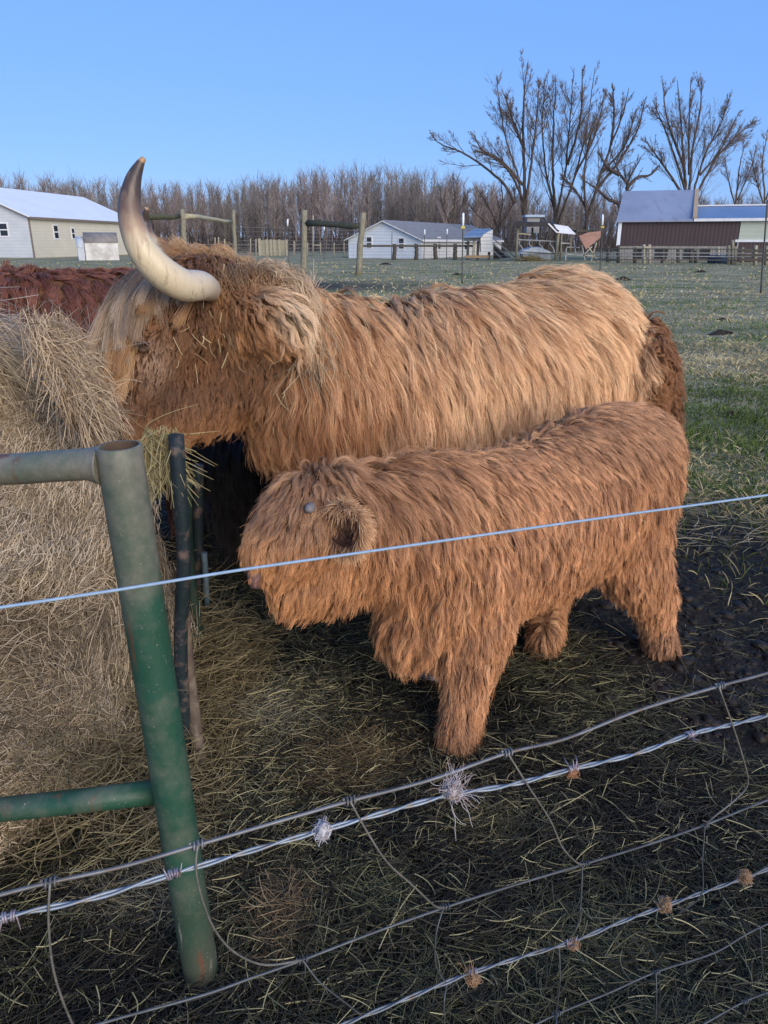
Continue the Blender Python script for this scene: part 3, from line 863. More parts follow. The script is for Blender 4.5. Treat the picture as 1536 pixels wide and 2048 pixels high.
# ---------------------------------------------------------------- simpler shaggy cattle behind (body, coat)
def build_back_cow(name, label, cat, line, top, h, w, cols, seed, head_dir, n_child, skinmat, Lr=.16, headdown=True):
    a, b = np.array([*line[0], 0.]), np.array([*line[1], 0.])          # rump -> chest on the ground plan
    f = norm(b - a); side = np.array([-f[1], f[0], 0])
    base = (a + b) / 2; base[2] = 0
    root = thing(name, label, cat, base)
    mb = MB()
    L = np.linalg.norm(b - a); cz = top - h
    chain(mb, [(a - f * .10 + (0, 0, cz + .04), w * .45, h * .5), (a + f * .06 + (0, 0, cz), w * .85, h * .9), (a + f * L * .25 + (0, 0, cz), w, h * .97),
               (a + f * L * .55 + (0, 0, cz - .01), w * 1.05, h), (a + f * L * .85 + (0, 0, cz), w * .95, h * .98), (b + (0, 0, cz), w * .75, h * .8)], n=18, sides=22)
    zt = cz + h * .3
    nk = b + f * .30 + np.array([0, 0, zt - .12]); hd = b + f * .55 + np.array([0, 0, zt - .32]); mz = b + f * .68 + np.array([0, 0, zt - .60])
    s = h / .36
    chain(mb, [(b - f * .05 + (0, 0, zt - .06), w * .6, h * .6), (nk, w * .5, h * .48), (hd, w * .42, h * .38)], n=8)
    chain(mb, [(hd + (0, 0, .06), .12 * s, .13 * s), ((hd + mz) / 2, .10 * s, .10 * s), (mz, .08 * s, .075 * s)], n=8, hint=tuple(side))
    for q in (a + f * .05, b - f * .12):
        for sg in (-1, 1):
            g = q + side * w * .5 * sg
            chain(mb, [(g + (0, 0, cz), .12 * s, .13 * s), (g + (0, 0, cz * .55), .085 * s, .085 * s), (g + (0, 0, .12), .06 * s, .06 * s), (g + (0, 0, .02), .065 * s, .065 * s)], n=8, hint=(0, 1, 0))
    me = fused_mesh(mb, .02, 5)
    world_mesh_obj('body', me, skinmat, root)
    tmp = me.copy(); vv = np.empty(len(tmp.vertices) * 3); tmp.vertices.foreach_get('co', vv)
    tmp.vertices.foreach_set('co', (vv.reshape(-1, 3) + base).reshape(-1)); tmp.update()
    skin = Skin(tmp); bpy.data.meshes.remove(tmp)
    def length(p, n): return Lr * (1 + .25 * snoise(p, 6, seed)) * np.clip(.35 + p[:, 2] / (top * .6), .35, 1)
    def flow(p, n):
        q = np.zeros_like(p); q[:, 2] = -1
        return q - f[None] * .35
    def colf(p, n, g, c): return lerp3(cols[0], cols[1], .4 + .2 * snoise(p, 7, seed + 3) + .17 * g + .1 * c)
    pts, r, col = grow(skin, seed, 300, 2200, n_child, length, flow, colf, lift=.5, grav=.6, rough=.12, K=8, clump=.6, sclump=.3, curl=.006, rad=.0011, fuzz=.18)
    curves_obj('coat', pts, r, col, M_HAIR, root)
    return root, skin
# ------------------------------------------------------------------ ground
def ground_z(p):
    """height of the land: trodden muck near the feeder, low hummocks in the pasture"""
    x, y = p[:, 0], p[:, 1]
    d = np.hypot(x - .3, y - 2)
    near = np.clip(1 - (d - 2.2) / 3.5, 0, 1)
    q = p[:, :2]
    muck = .016 * snoise(q, 7, 1, 4) + .022 * np.abs(snoise(q, 16, 2, 3)) - .012
    hum = .06 * snoise(q, 1.3, 3, 4) + .025 * snoise(q, 5, 4, 2) * np.clip(1 - d / 25, 0, 1)
    return muck * near * .8 + hum * (1 - near) * np.clip(d / 4, 0, 1) * .8


def axis(lo, hi, step, far_lo, far_hi, g=1.12):
    c = list(np.arange(lo, hi, step))
    s, v = step, hi
    r = []
    while v < far_hi: r.append(v); s *= g; v += s
    r.append(far_hi)
    s, v = step, lo
    l = []
    while v > far_lo: s *= g; v -= s; l.append(v)
    return np.array(l[::-1] + c + r)


def muck_w(p):
    """1 where the ground is bare trodden muck and old hay, 0 in the grass"""
    x, y = p[:, 0], p[:, 1]
    edge = 4.85 + .8 * snoise(p[:, :2], 1.2, 41) + .25 * snoise(p[:, :2], 6, 42) - .10 * x
    w = np.clip((edge - y) / .9, 0, 1)
    # worn strip by the braced posts
    c = G(560, 572); w2 = np.exp(-(((x - c[0]) / 5.5) ** 2 + ((y - c[1]) / 3.0) ** 2)) * 1.1
    return np.maximum(w, np.clip(w2 + .25 * snoise(p[:, :2], .9, 44), 0, 1) * (w2 > .15))


def build_ground():
    xs = axis(-3.2, 3.4, .035, -900, 900); ys = axis(.2, 5.2, .035, -60, 1500)
    X, Y = np.meshgrid(xs, ys, indexing='ij')
    p = np.stack([X.ravel(), Y.ravel(), np.zeros(X.size)], 1)
    p[:, 2] = ground_z(p)
    nx, ny = len(xs), len(ys)
    i = np.arange(nx * ny).reshape(nx, ny)
    f = np.stack([i[:-1, :-1], i[1:, :-1], i[1:, 1:], i[:-1, 1:]], -1).reshape(-1, 4)
    me = bpy.data.meshes.new('ground')
    me.vertices.add(len(p)); me.vertices.foreach_set('co', p.reshape(-1))
    me.loops.add(f.size); me.loops.foreach_set('vertex_index', f.reshape(-1).astype(np.int32))
    me.polygons.add(len(f)); me.polygons.foreach_set('loop_start', (np.arange(len(f)) * 4).astype(np.int32))
    me.polygons.foreach_set('loop_total', np.full(len(f), 4, np.int32))
    me.polygons.foreach_set('use_smooth', np.ones(len(f), bool))
    me.update(calc_edges=True); me.validate()
    at = me.attributes.new('muck', 'FLOAT', 'POINT'); at.data.foreach_set('value', muck_w(p).astype(np.float32))
    m, nt, b = nodes_of('pasture_soil')
    a = nd(nt, 'ShaderNodeAttribute', attribute_name='muck')
    n1 = noise_fac(nt, .45, .38, .62, 6); n2 = noise_fac(nt, 3.5, .35, .65, 6); n3 = noise_fac(nt, 22, .3, .7, 4)
    green = mixrgb(nt, n2, (.080, .110, .030), (.14, .165, .048))
    tan = mixrgb(nt, n3, (.26, .215, .12), (.44, .37, .22))
    fld = mixrgb(nt, n1, green, tan)
    st = noise_fac(nt, 1.1, .45, .62, 6, stretch=(.35, 1.2, 1))
    fld = mixrgb(nt, st, fld, tan)
    mk = mixrgb(nt, n3, (.008, .0065, .0055), (.022, .017, .013))
    md = nd(nt, 'ShaderNodeMath', operation='ADD'); 
    sc = nd(nt, 'ShaderNodeMath', operation='MULTIPLY_ADD'); sc.inputs[1].default_value = .5; sc.inputs[2].default_value = -.25
    nt.links.new(n3, sc.inputs[0]); nt.links.new(a.outputs['Fac'], md.inputs[0]); nt.links.new(sc.outputs[0], md.inputs[1]); md.use_clamp = True
    sp = mixrgb(nt, noise_fac(nt, 2.3, .66, .70, 4), fld, (.028, .021, .015))
    nt.links.new(mixrgb(nt, md.outputs[0], sp, mk), b.inputs['Base Color'])
    b.inputs['Roughness'].default_value = .8; b.inputs['Specular IOR Level'].default_value = .25
    bump(nt, b, noise_fac(nt, 40, .2, .8, 8), .6, .03)
    me.materials.append(m)
    o = bpy.data.objects.new('ground', me); COL.objects.link(o)
    tag(o, kind='structure')
    return o


BALE_C, BALE_R, BALE_H = np.array([-1.54, 1.97]), .82, 1.14


def stems(p, heading, L, pitch, bend, K=4, rng=None):
    """flat-lying stalks: p (N,3) roots"""
    n = len(p); t = np.linspace(0, 1, K)
    d = np.stack([np.cos(heading) * np.cos(pitch), np.sin(heading) * np.cos(pitch), np.sin(pitch)], 1)
    s = np.stack([-np.sin(heading), np.cos(heading), np.zeros(n)], 1)
    q = p[:, None] + d[:, None] * (L[:, None] * (t - .5)[None])[:, :, None]
    q = q + s[:, None] * (bend[:, None] * L[:, None] * (t * (1 - t) * 4)[None])[:, :, None]
    return q


STRAW_COLS = np.array([(.030, .026, .017), (.048, .043, .026), (.085, .078, .044), (.17, .152, .072), (.37, .325, .165), (.070, .074, .032), (.020, .017, .013)])


def build_ground_straw():
    rng = np.random.RandomState(21)
    N = 170000
    px = rng.uniform(-300, 1836, N * 2); py = rng.uniform(1010, 2450, N * 2)
    d = FWD[None] + ((px - 768) / F)[:, None] * RT + ((1024 - py) / F)[:, None] * UPV
    p = C0 + d * (-CH / d[:, 2])[:, None]
    # thinner in the churned mud on the right
    right = np.clip((p[:, 0] - .45) / .5, 0, 1) * np.clip((p[:, 1] - 1.55) / .5, 0, 1)
    keep = rng.random_sample(len(p)) > (.90 * right + .55 * np.clip(snoise(p[:, :2], 7, 61) * 1.5, 0, 1))
    p = p[keep][:N]; n = len(p)
    p[:, 2] = ground_z(p) + .004 + rng.exponential(.010, n)
    hd = snoise(p[:, :2], 9, 62) * 2.6 + rng.normal(size=n) * 1.0
    L = rng.uniform(.02, .10, n) * np.where(rng.random_sample(n) < .1, 2.0, 1)
    q = stems(p, hd, L, rng.normal(size=n) * .18, rng.normal(size=n) * .07, 5)
    gz = ground_z(q.reshape(-1, 3)).reshape(q.shape[:2]) + .003
    q[:, :, 2] = np.maximum(q[:, :, 2], gz)
    tone = snoise(p[:, :2], 4, 63) + rng.normal(size=n) * .7
    ci = np.select([tone < -.6, tone < -.1, tone < .35, tone < .8, tone < 1.3], [6, 0, 1, 5, 2], 3)
    ci = np.where(rng.random_sample(n) < .09, 4, ci)
    # brighter fresh hay under the feeder edge
    fresh = np.exp(-((p[:, 0] + .45) ** 2 + ((p[:, 1] - 1.9) * .8) ** 2) / .16)
    ci = np.where(rng.random_sample(n) < fresh * .35, 4, ci)
    col = STRAW_COLS[ci] * rng.uniform(.7, 1.3, n)[:, None]
    # matted wads of hay in the trodden litter
    for (wx, wy), sx, sy, hgt, k, ca, cb in (((690, 1525), .13, .10, .05, 2600, (.09, .065, .03), (.27, .20, .10)), ((560, 1840), .06, .10, .05, 1500, (.10, .07, .035), (.30, .215, .12)),
                                             ((500, 1430), .17, .14, .04, 2800, (.10, .09, .055), (.40, .36, .24)), ((960, 1650), .10, .08, .035, 1100, (.08, .07, .035), (.24, .20, .10)),
                                             ((1180, 1900), .12, .08, .03, 1100, (.07, .068, .035), (.24, .22, .11)), ((760, 1800), .10, .08, .03, 1000, (.06, .06, .03), (.24, .22, .11)), ((300, 1800), .16, .08, .04, 1600, (.10, .085, .05), (.34, .29, .18))):
        c = G(wx, wy); pw = c + rng.normal(size=(k, 3)) * np.array([sx, sy, 0]); dd = (((pw - c) / np.array([sx, sy, 1])) ** 2)[:, :2].sum(1)
        pw[:, 2] = ground_z(pw) + .006 + hgt * np.exp(-dd * .8) * rng.random_sample(k) ** .6
        qw = stems(pw, rng.uniform(0, 6.28) + rng.normal(size=k) * .9, rng.uniform(.03, .13, k), rng.normal(size=k) * .25, rng.normal(size=k) * .16, 5)
        q = np.concatenate([q, qw]); col = np.concatenate([col, lerp3(ca, cb, rng.random_sample(k) ** 1.4)])
    n = len(q)
    r = rng.uniform(.0005, .0012, n)[:, None] * np.array([.8, 1, 1, .9, .5])
    tag(curves_obj('straw_litter', q, r, col, M_STRAW), kind='stuff')


def build_clods():
    """kicked-up muck between the straw: many small crumbs, one mass"""
    rng = np.random.RandomState(5)
    n = 5200
    px = rng.uniform(300, 1700, n); py = rng.uniform(930, 1500, n)
    pts = np.array([G(a, b) for a, b in zip(px, py)])
    keep = (pts[:, 0] > .5 + rng.normal(size=n) * .5)
    pts = pts[keep]; pts[:, 2] = ground_z(pts)
    ico = bmesh.new(); bmesh.ops.create_icosphere(ico, subdivisions=1, radius=1)
    bv = np.array([v.co[:] for v in ico.verts]); bf = [tuple(v.index for v in f.verts) for f in ico.faces]; ico.free()
    mb = MB()
    for q in pts:
        s = min(rng.exponential(.006) + .003, .026)
        v = bv * (1 + rng.normal(size=(len(bv), 1)) * .22) * np.array([s * rng.uniform(.8, 1.6), s * rng.uniform(.8, 1.6), s * .7])
        mb.add(v + q, bf, True)
    m = mat_noise('wet_muck', (.012, .009, .007), (.035, .025, .017), 30, .55, bstr=.4)
    tag(mb.build('muck_crumbs', m, recalc=False), kind='stuff')


def build_grass():
    rng = np.random.RandomState(31)
    N = 150000
    px = rng.uniform(-350, 1950, N); 
    py = 487 + (1250 - 487) * rng.beta(1.25, 1.7, N)
    d = FWD[None] + ((px - 768) / F)[:, None] * RT + ((1024 - py) / F)[:, None] * UPV
    p = C0 + d * (-CH / d[:, 2])[:, None]
    dist = p[:, 1]
    w = muck_w(p)
    ok = (dist < 58) & (dist > 2.6) & (rng.random_sample(N) > w * .93) & ~((p[:, 0] < 1.4) & (dist < 3.2))
    p, dist, w = p[ok], dist[ok], w[ok]; n = len(p)
    p[:, 2] = ground_z(p) - .004
    # tussocks
    tus = np.clip(snoise(p[:, :2], 3.0, 51, 4) * .8 + .35, .1, 1.3)
    tanw = np.clip(.36 - .28 * np.clip((8 - dist) / 3, 0, 1) + 1.25 * snoise(p[:, :2] * np.array([.4, 1.3]), .8, 52, 6) + .35 * snoise(p[:, :2], 6, 53) + np.clip((dist - 14) / 30, 0, .45), 0, 1)
    istan = rng.random_sample(n) < tanw
    L = rng.uniform(.025, .075, n) * (.55 + .7 * tus) * np.where(istan, 1.25, 1)
    L *= 1 + np.clip((dist - 6) / 40, 0, .8)
    az = rng.uniform(0, 6.28, n); lean = np.where(istan, rng.uniform(.5, 1.35, n), rng.uniform(.2, 1.0, n))
    K = 4; t = np.linspace(0, 1, K)
    ang = lean[:, None] * (.5 + .9 * t)[None]
    st = L[:, None] / (K - 1)
    hx = np.cumsum(np.sin(ang) * st, 1) - np.sin(ang[:, :1]) * st; hz = np.cumsum(np.cos(ang) * st, 1) - np.cos(ang[:, :1]) * st
    q = np.stack([p[:, :1] + hx * np.cos(az)[:, None], p[:, 1:2] + hx * np.sin(az)[:, None], p[:, 2:3] + hz], 2)
    g = rng.random_sample(n); v = rng.uniform(.6, 1.4, n) * (1 + .45 * snoise(p[:, :2] * np.array([.5, 1.2]), 2.6, 57, 4))
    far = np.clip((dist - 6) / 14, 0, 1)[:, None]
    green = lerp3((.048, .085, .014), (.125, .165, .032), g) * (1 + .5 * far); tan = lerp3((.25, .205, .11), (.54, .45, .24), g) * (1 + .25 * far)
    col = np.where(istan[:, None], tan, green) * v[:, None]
    r = (rng.uniform(.0009, .0021, n) * (1 + dist * .17))[:, None] * np.array([.9, 1, .8, .25])
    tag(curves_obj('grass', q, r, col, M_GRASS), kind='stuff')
    # trampled hay stalks scattered over the grass edge
    m = 1900
    px = rng.uniform(1180, 1800, m); py = rng.uniform(640, 1100, m)
    p = np.array([G(a, b) for a, b in zip(px, py)]); p[:, 2] = ground_z(p) + .012 + rng.exponential(.01, m)
    q = stems(p, rng.uniform(0, 6.28, m), rng.uniform(.05, .22, m), rng.normal(size=m) * .12, rng.normal(size=m) * .12, 4)
    col = lerp3((.10, .085, .05), (.34, .30, .20), rng.random_sample(m) ** 1.6)
    tag(curves_obj('hay_scatter', q, (rng.uniform(.0009, .0022, m)[:, None] * np.array([.8, 1, 1, .5])), col, M_STRAW), kind='stuff')


def build_mounds():
    m = mat_noise('dark_soil', (.018, .013, .010), (.045, .033, .022), 25, .85, bstr=.5)
    rng = np.random.RandomState(3)
    spots = [(1403, 545, .30, 'small dark dirt mound left of the leaning steel post at the right edge'),
             (1445, 640, .16, 'flat dark dung heap in the green grass right of the big cow, upper one'),
             (1440, 668, .22, 'long low brown dung heap just behind the green patch right of the big cow'),
             (1462, 835, .13, 'reddish dark dung heap in the grass nearest to the calf'),
             (1246, 560, .28, 'dark dirt mound in the pasture just above the hip of the big cow'),
             (915, 550, .28, 'dark dirt mound beside the thin steel post behind the cow'),
             (770, 529, .34, 'dark dirt mound in front of the small white barn')]
    for px, py, s, lab in spots:
        c = G(px, py); c[2] = ground_z(c[None])[0]
        r = MB(); R, S = 7, 16; vs = []
        asp = rng.uniform(.5, .9)
        for i in range(R):
            rr = i / (R - 1)
            for k in range(S):
                a = 2 * math.pi * k / S
                rad = s * rr * (1 + .25 * math.sin(3 * a + s * 40) + .12 * rng.normal())
                h = s * .32 * (1 - rr ** 1.5) * (1 + .2 * rng.normal()) - .02 * rr
                vs.append(c + np.array([math.cos(a) * rad * 1.3, math.sin(a) * rad * asp, h]))
        r.add(vs, [(i * S + k, i * S + (k + 1) % S, (i + 1) * S + (k + 1) % S, (i + 1) * S + k) for i in range(R - 1) for k in range(S)], True)
        o = r.build('dirt_mound', m); tag(o, lab, 'dirt mound', 'dark mounds and dung heaps in the pasture')


# ------------------------------------------------------------------ hay bale
def bale_radius(a, z):
    """eaten-away round bale standing on its end; a = angle round the axis, z = height"""
    r = BALE_R + .025 * np.sin(5 * a + 3 * z) + .02 * np.sin(11 * a - 5 * z + 1) + .015 * np.sin(23 * a + 17 * z)
    r += -.05 * np.exp(-((z - .52) / .12) ** 2) + .03 * np.exp(-((z - .12) / .15) ** 2) + .02 * np.exp(-((z - .78) / .14) ** 2)
    # bite out of the cow's side
    side = np.exp(-((np.angle(np.exp(1j * (a + .35)))) / .75) ** 2)
    r -= side * .42 * np.clip((z - .70) / .45, 0, 1) ** .8
    return r


def bale_pt(a, z, off=0.0):
    r = bale_radius(a, z) + off
    return np.stack([BALE_C[0] + r * np.cos(a), BALE_C[1] + r * np.sin(a), z], -1)


def build_bale():
    root = thing('hay_bale', 'round bale of tan hay standing on end inside the green feeder, its top eaten ragged', 'hay bale', (*BALE_C, 0))
    A, Z = 120, 44
    a = np.linspace(0, 2 * np.pi, A, endpoint=False); z = np.linspace(-.02, BALE_H - .07, Z)
    aa, zz = np.meshgrid(a, z, indexing='ij')
    rim = np.where(zz > 1.0, -(np.clip((zz - 1.0) / .13, 0, 1) ** 2) * .10, 0)
    v = bale_pt(aa, zz, rim)
    mb = MB(); vs = v.reshape(-1, 3).tolist()
    fs = [(i * Z + j, ((i + 1) % A) * Z + j, ((i + 1) % A) * Z + j + 1, i * Z + j + 1) for i in range(A) for j in range(Z - 1)]
    top = len(vs); vs.append([BALE_C[0], BALE_C[1], BALE_H])
    fs += [(i * Z + Z - 1, ((i + 1) % A) * Z + Z - 1, top) for i in range(A)]
    mb.add(vs, fs, True)
    mb.build('bale_body', mat_noise('hay_core', (.16, .12, .07), (.32, .25, .16), 25, .9, bstr=.6), root)
    rng = np.random.RandomState(77)
    # matted stalks on the side
    n = 130000
    a = rng.uniform(-2.6, .9, n); z = rng.uniform(0, BALE_H - .08, n)
    p = bale_pt(a, z, rng.exponential(.010, n) + .002)
    loose = np.exp(-((z - .47) / .17) ** 2) * (.75 + .35 * np.sin(3 * a + 5 * z))
    nrm = np.stack([np.cos(a), np.sin(a), 0 * a], 1); tg = np.stack([-np.sin(a), np.cos(a), 0 * a], 1)
    tilt = snoise(p, 9, 78) * 1.0 + rng.normal(size=n) * .8 + loose * 1.0
    d = tg * np.cos(tilt)[:, None] + np.array([0, 0, -1.0]) * np.sin(tilt)[:, None] + nrm * (rng.normal(size=n) * .10 + .12 * loose)[:, None]
    L = rng.uniform(.014, .05, n) * (1 + 1.6 * loose)
    s = np.cross(d, nrm); K = 4; t = np.linspace(0, 1, K)
    q = p[:, None] + d[:, None] * (L[:, None] * (t - .5)[None])[:, :, None] + s[:, None] * ((rng.normal(size=n) * .09 * L)[:, None] * (t * (1 - t) * 4)[None])[:, :, None]
    q -= nrm[:, None] * (((t - .5) ** 2)[None] * L[:, None] ** 2 * .6)[:, :, None]
    tone = rng.random_sample(n) + .25 * snoise(p, 10, 79)
    col = lerp3((.25, .19, .125), (.74, .61, .44), tone * (1 - .30 * loose))
    dk = (rng.random_sample(n) < .16 + .34 * loose)
    col[dk] *= .40
    tag(curves_obj('matted_stalks', q, rng.uniform(.0004, .0011, n)[:, None] * np.array([.8, 1, 1, .6]), col, M_STRAW, root), kind='stuff')
    # ragged heap on the top
    n = 26000
    ex = rng.normal(size=(n, 3)) * np.array([.33, .30, .07])
    p = np.array([BALE_C[0] + .12, BALE_C[1] + .02, BALE_H - .06]) + ex
    rr = np.hypot(p[:, 0] - BALE_C[0], p[:, 1] - BALE_C[1]); ang = np.arctan2(p[:, 1] - BALE_C[1], p[:, 0] - BALE_C[0])
    keep = rr < bale_radius(ang, np.full(n, 1.05)) + .02
    p, rr, ang = p[keep], rr[keep], ang[keep]; n = len(p)
    p[:, 2] = BALE_H - .10 + np.abs(ex[keep][:, 2]) * 1.4 - .20 * (rr / .7) ** 3
    hd = rng.uniform(0, 6.28, n)
    q = stems(p, hd, rng.uniform(.05, .20, n), rng.normal(size=n) * .28, rng.normal(size=n) * .18, 5)
    grey = np.clip((p[:, 1] - BALE_C[1] - .02) / .2 + .2, 0, 1)
    col = lerp3((.22, .165, .09), (.58, .47, .28), rng.random_sample(n))
    col = col * (1 - grey[:, None]) + lerp3((.16, .14, .12), (.40, .37, .33), rng.random_sample(n)) * grey[:, None]
    # stalks hanging over the front edge of the top
    m = 7000
    a2 = rng.uniform(-2.5, .1, m); p2 = bale_pt(a2, np.full(m, 1.0), -.05) + np.stack([0 * a2, 0 * a2, rng.normal(size=m) * .07 + .06], 1)
    n2 = np.stack([np.cos(a2), np.sin(a2), 0 * a2], 1)
    dirv = norm(n2 * .4 + np.array([.35, -.05, -.35]) + rng.normal(size=(m, 3)) * .75)
    L2 = rng.uniform(.03, .11, m); t = np.linspace(0, 1, 5)
    q2 = p2[:, None] + dirv[:, None] * (L2[:, None] * t[None])[:, :, None]; q2[:, :, 2] -= (L2[:, None] * (t ** 2)[None]) * .35
    c2 = lerp3((.20, .145, .085), (.58, .46, .30), rng.random_sample(m))
    # tall sprigs standing up at the back
    k = 380
    p3 = np.stack([rng.uniform(-1.5, -.75, k), rng.uniform(2.0, 2.45, k), np.full(k, BALE_H - .10) + rng.uniform(0, .08, k)], 1)
    d3 = norm(np.array([.05, -.05, .8]) + rng.normal(size=(k, 3)) * np.array([.6, .4, .3])); L3 = rng.uniform(.05, .17, k)
    q3 = p3[:, None] + d3[:, None] * (L3[:, None] * t[None])[:, :, None]; q3[:, :, 0] += rng.normal(size=(k, 1)) * .05 * (t ** 2)[None]
    c3 = lerp3((.20, .17, .14), (.50, .45, .37), rng.random_sample(k))
    q = np.concatenate([q, q2, q3]); col = np.concatenate([col, c2, c3])
    r = rng.uniform(.0004, .0010, len(q))[:, None] * np.array([.8, 1, 1, .9, .5])
    tag(curves_obj('loose_hay', q, r, col, M_STRAW, root), kind='stuff')
    # flake of parallel stalks pulled over the edge, sloping down towards the corner post
    m = 2600
    A_, B_ = P(60, 668, 1.80), P(196, 885, 1.70)
    C_, D_ = P(126, 658, 1.96), P(240, 862, 1.80)
    u = rng.random_sample(m); v = rng.beta(.9, 1.0, m)
    top_ = A_ * (1 - v)[:, None] + C_ * v[:, None]; bot = B_ * (1 - v)[:, None] + D_ * v[:, None]
    w = rng.uniform(-.1, .75, m); ln = rng.uniform(.08, .38, m)
    s0 = top_ + (bot - top_) * w[:, None] + rng.normal(size=(m, 3)) * .014; e0 = top_ + (bot - top_) * np.minimum(w + ln, 1.06)[:, None] + rng.normal(size=(m, 3)) * .032
    t = np.linspace(0, 1, 5)
    q = s0[:, None] + (e0 - s0)[:, None] * t[None, :, None]; q[:, :, 2] += .02 * (t * (1 - t) * 4)[None] * rng.normal(size=(m, 1))
    col = lerp3((.17, .115, .07), (.68, .52, .33), rng.random_sample(m) ** 1.2)
    tag(curves_obj('hay_flake', q, rng.uniform(.0004, .0010, m)[:, None] * np.array([.8, 1, 1, .9, .5]), col, M_STRAW, root), kind='stuff')
    # slab carrying the flake
    mb = MB(); th = np.array([.01, .03, -.035])
    N_ = 8; vs = []
    for i in range(N_):
        f = i / (N_ - 1)
        for j, w2 in enumerate((0.04, .5, .96)):
            tp = A_ * (1 - w2) + C_ * w2; bt = B_ * (1 - w2) + D_ * w2
            vs.append(tp + (bt - tp) * f + rng.normal(size=3) * .006)
    nv = len(vs); vs += [np.array(q) + th for q in vs]
    fs = []
    for i in range(N_ - 1):
        for j in range(2):
            k0 = i * 3 + j; fs += [(k0, k0 + 1, k0 + 4, k0 + 3), (nv + k0, nv + k0 + 3, nv + k0 + 4, nv + k0 + 1)]
        for j in (0, 2):
            k0 = i * 3 + j; fs.append((k0, k0 + 3, nv + k0 + 3, nv + k0))
    fs += [(0, nv, nv + 1, 1), (1, nv + 1, nv + 2, 2), (21, 22, nv + 22, nv + 21), (22, 23, nv + 23, nv + 22)]
    mb.add(vs, fs, True); mb.build('flake_core', mat_noise('hay_flake_core', (.12, .085, .05), (.26, .19, .12), 40, .9, stretch=(3, 3, .4), bstr=.5), root)
    # hay hanging through the feeder by the cow's chin
    m = 320
    s0 = np.array([P(a_, b_, 1.75) for a_, b_ in zip(rng.uniform(285, 352, m), rng.uniform(850, 935, m))])
    d = norm(np.array([.12, -.02, -.8]) + rng.normal(size=(m, 3)) * .4); L = rng.uniform(.03, .13, m)
    q = s0[:, None] + d[:, None] * (L[:, None] * t[None])[:, :, None]; q[:, :, 0] += rng.normal(size=(m, 1)) * .03 * (t ** 2)[None]
    col = lerp3((.14, .11, .045), (.44, .38, .19), rng.random_sample(m))
    tag(curves_obj('hanging_hay', q, rng.uniform(.0006, .0012, m)[:, None] * np.array([.8, 1, 1, .9, .5]), col, M_STRAW, root), kind='stuff')
    # spill of hay at the foot, between the tubes
    m = 5000
    p = np.stack([rng.uniform(-.95, -.42, m), rng.uniform(1.35, 2.5, m), np.zeros(m)], 1)
    p[:, 2] = np.abs(rng.normal(size=m)) * .16 * np.clip((-.42 - p[:, 0]) / .3, 0, 1) + .02
    q = stems(p, rng.uniform(0, 6.28, m), rng.uniform(.05, .2, m), rng.normal(size=m) * .3, rng.normal(size=m) * .15, 4)
    col = lerp3((.08, .06, .03), (.33, .27, .14), rng.random_sample(m) ** 1.5)
    tag(curves_obj('spilled_hay', q, rng.uniform(.0006, .0014, m)[:, None] * np.array([.8, 1, 1, .5]), col, M_STRAW, root), kind='stuff')


# ------------------------------------------------------------------ green tube feeder
def feeder_paint():
    m, nt, b = nodes_of('green_feeder_paint')
    base = mixrgb(nt, noise_fac(nt, 7, .35, .65), (.014, .055, .032), (.022, .080, .050))
    dirt = mixrgb(nt, noise_fac(nt, 60, .3, .7), (.13, .125, .095), (.21, .19, .15))
    tc = nd(nt, 'ShaderNodeTexCoord'); sp = nd(nt, 'ShaderNodeSeparateXYZ'); nt.links.new(tc.outputs['Object'], sp.inputs[0])
    mr = nd(nt, 'ShaderNodeMapRange'); mr.inputs[1].default_value = .80; mr.inputs[2].default_value = 1.08
    nt.links.new(sp.outputs[2], mr.inputs[0])
    nz = noise_fac(nt, 9, .30, .70, 7)
    ad = nd(nt, 'ShaderNodeMath', operation='MULTIPLY_ADD'); ad.inputs[1].default_value = .75
    nt.links.new(mr.outputs[0], ad.inputs[0])
    s2 = nd(nt, 'ShaderNodeMath', operation='SUBTRACT'); s2.inputs[1].default_value = .45; nt.links.new(nz, s2.inputs[0]); nt.links.new(s2.outputs[0], ad.inputs[2]); ad.use_clamp = True
    c = mixrgb(nt, ad.outputs[0], base, dirt)
    low = nd(nt, 'ShaderNodeMapRange'); low.inputs[1].default_value = .42; low.inputs[2].default_value = .12; nt.links.new(sp.outputs[2], low.inputs[0])
    lm = nd(nt, 'ShaderNodeMath', operation='MULTIPLY'); lm.inputs[1].default_value = .75; nt.links.new(low.outputs[0], lm.inputs[0])
    lm2 = nd(nt, 'ShaderNodeMath', operation='MULTIPLY'); nt.links.new(lm.outputs[0], lm2.inputs[0]); nt.links.new(noise_fac(nt, 14, .25, .6, 6, stretch=(1, 1, .3)), lm2.inputs[1])
    c = mixrgb(nt, lm2.outputs[0], c, (.075, .068, .05))
    rust = noise_fac(nt, 11, .60, .68, 8, stretch=(1.5, 1.5, .22))
    c = mixrgb(nt, rust, c, (.12, .055, .03))
    scr = noise_fac(nt, 55, .66, .72, 6, stretch=(1, 1, .12))
    c = mixrgb(nt, scr, c, (.26, .24, .20))
    spk = noise_fac(nt, 210, .66, .72, 3)
    c = mixrgb(nt, spk, c, (.22, .20, .16))
    nt.links.new(c, b.inputs['Base Color'])
    b.inputs['Roughness'].default_value = .5; b.inputs['Specular IOR Level'].default_value = .35
    bump(nt, b, noise_fac(nt, 60, .3, .7, 6), .12, .003)
    return m


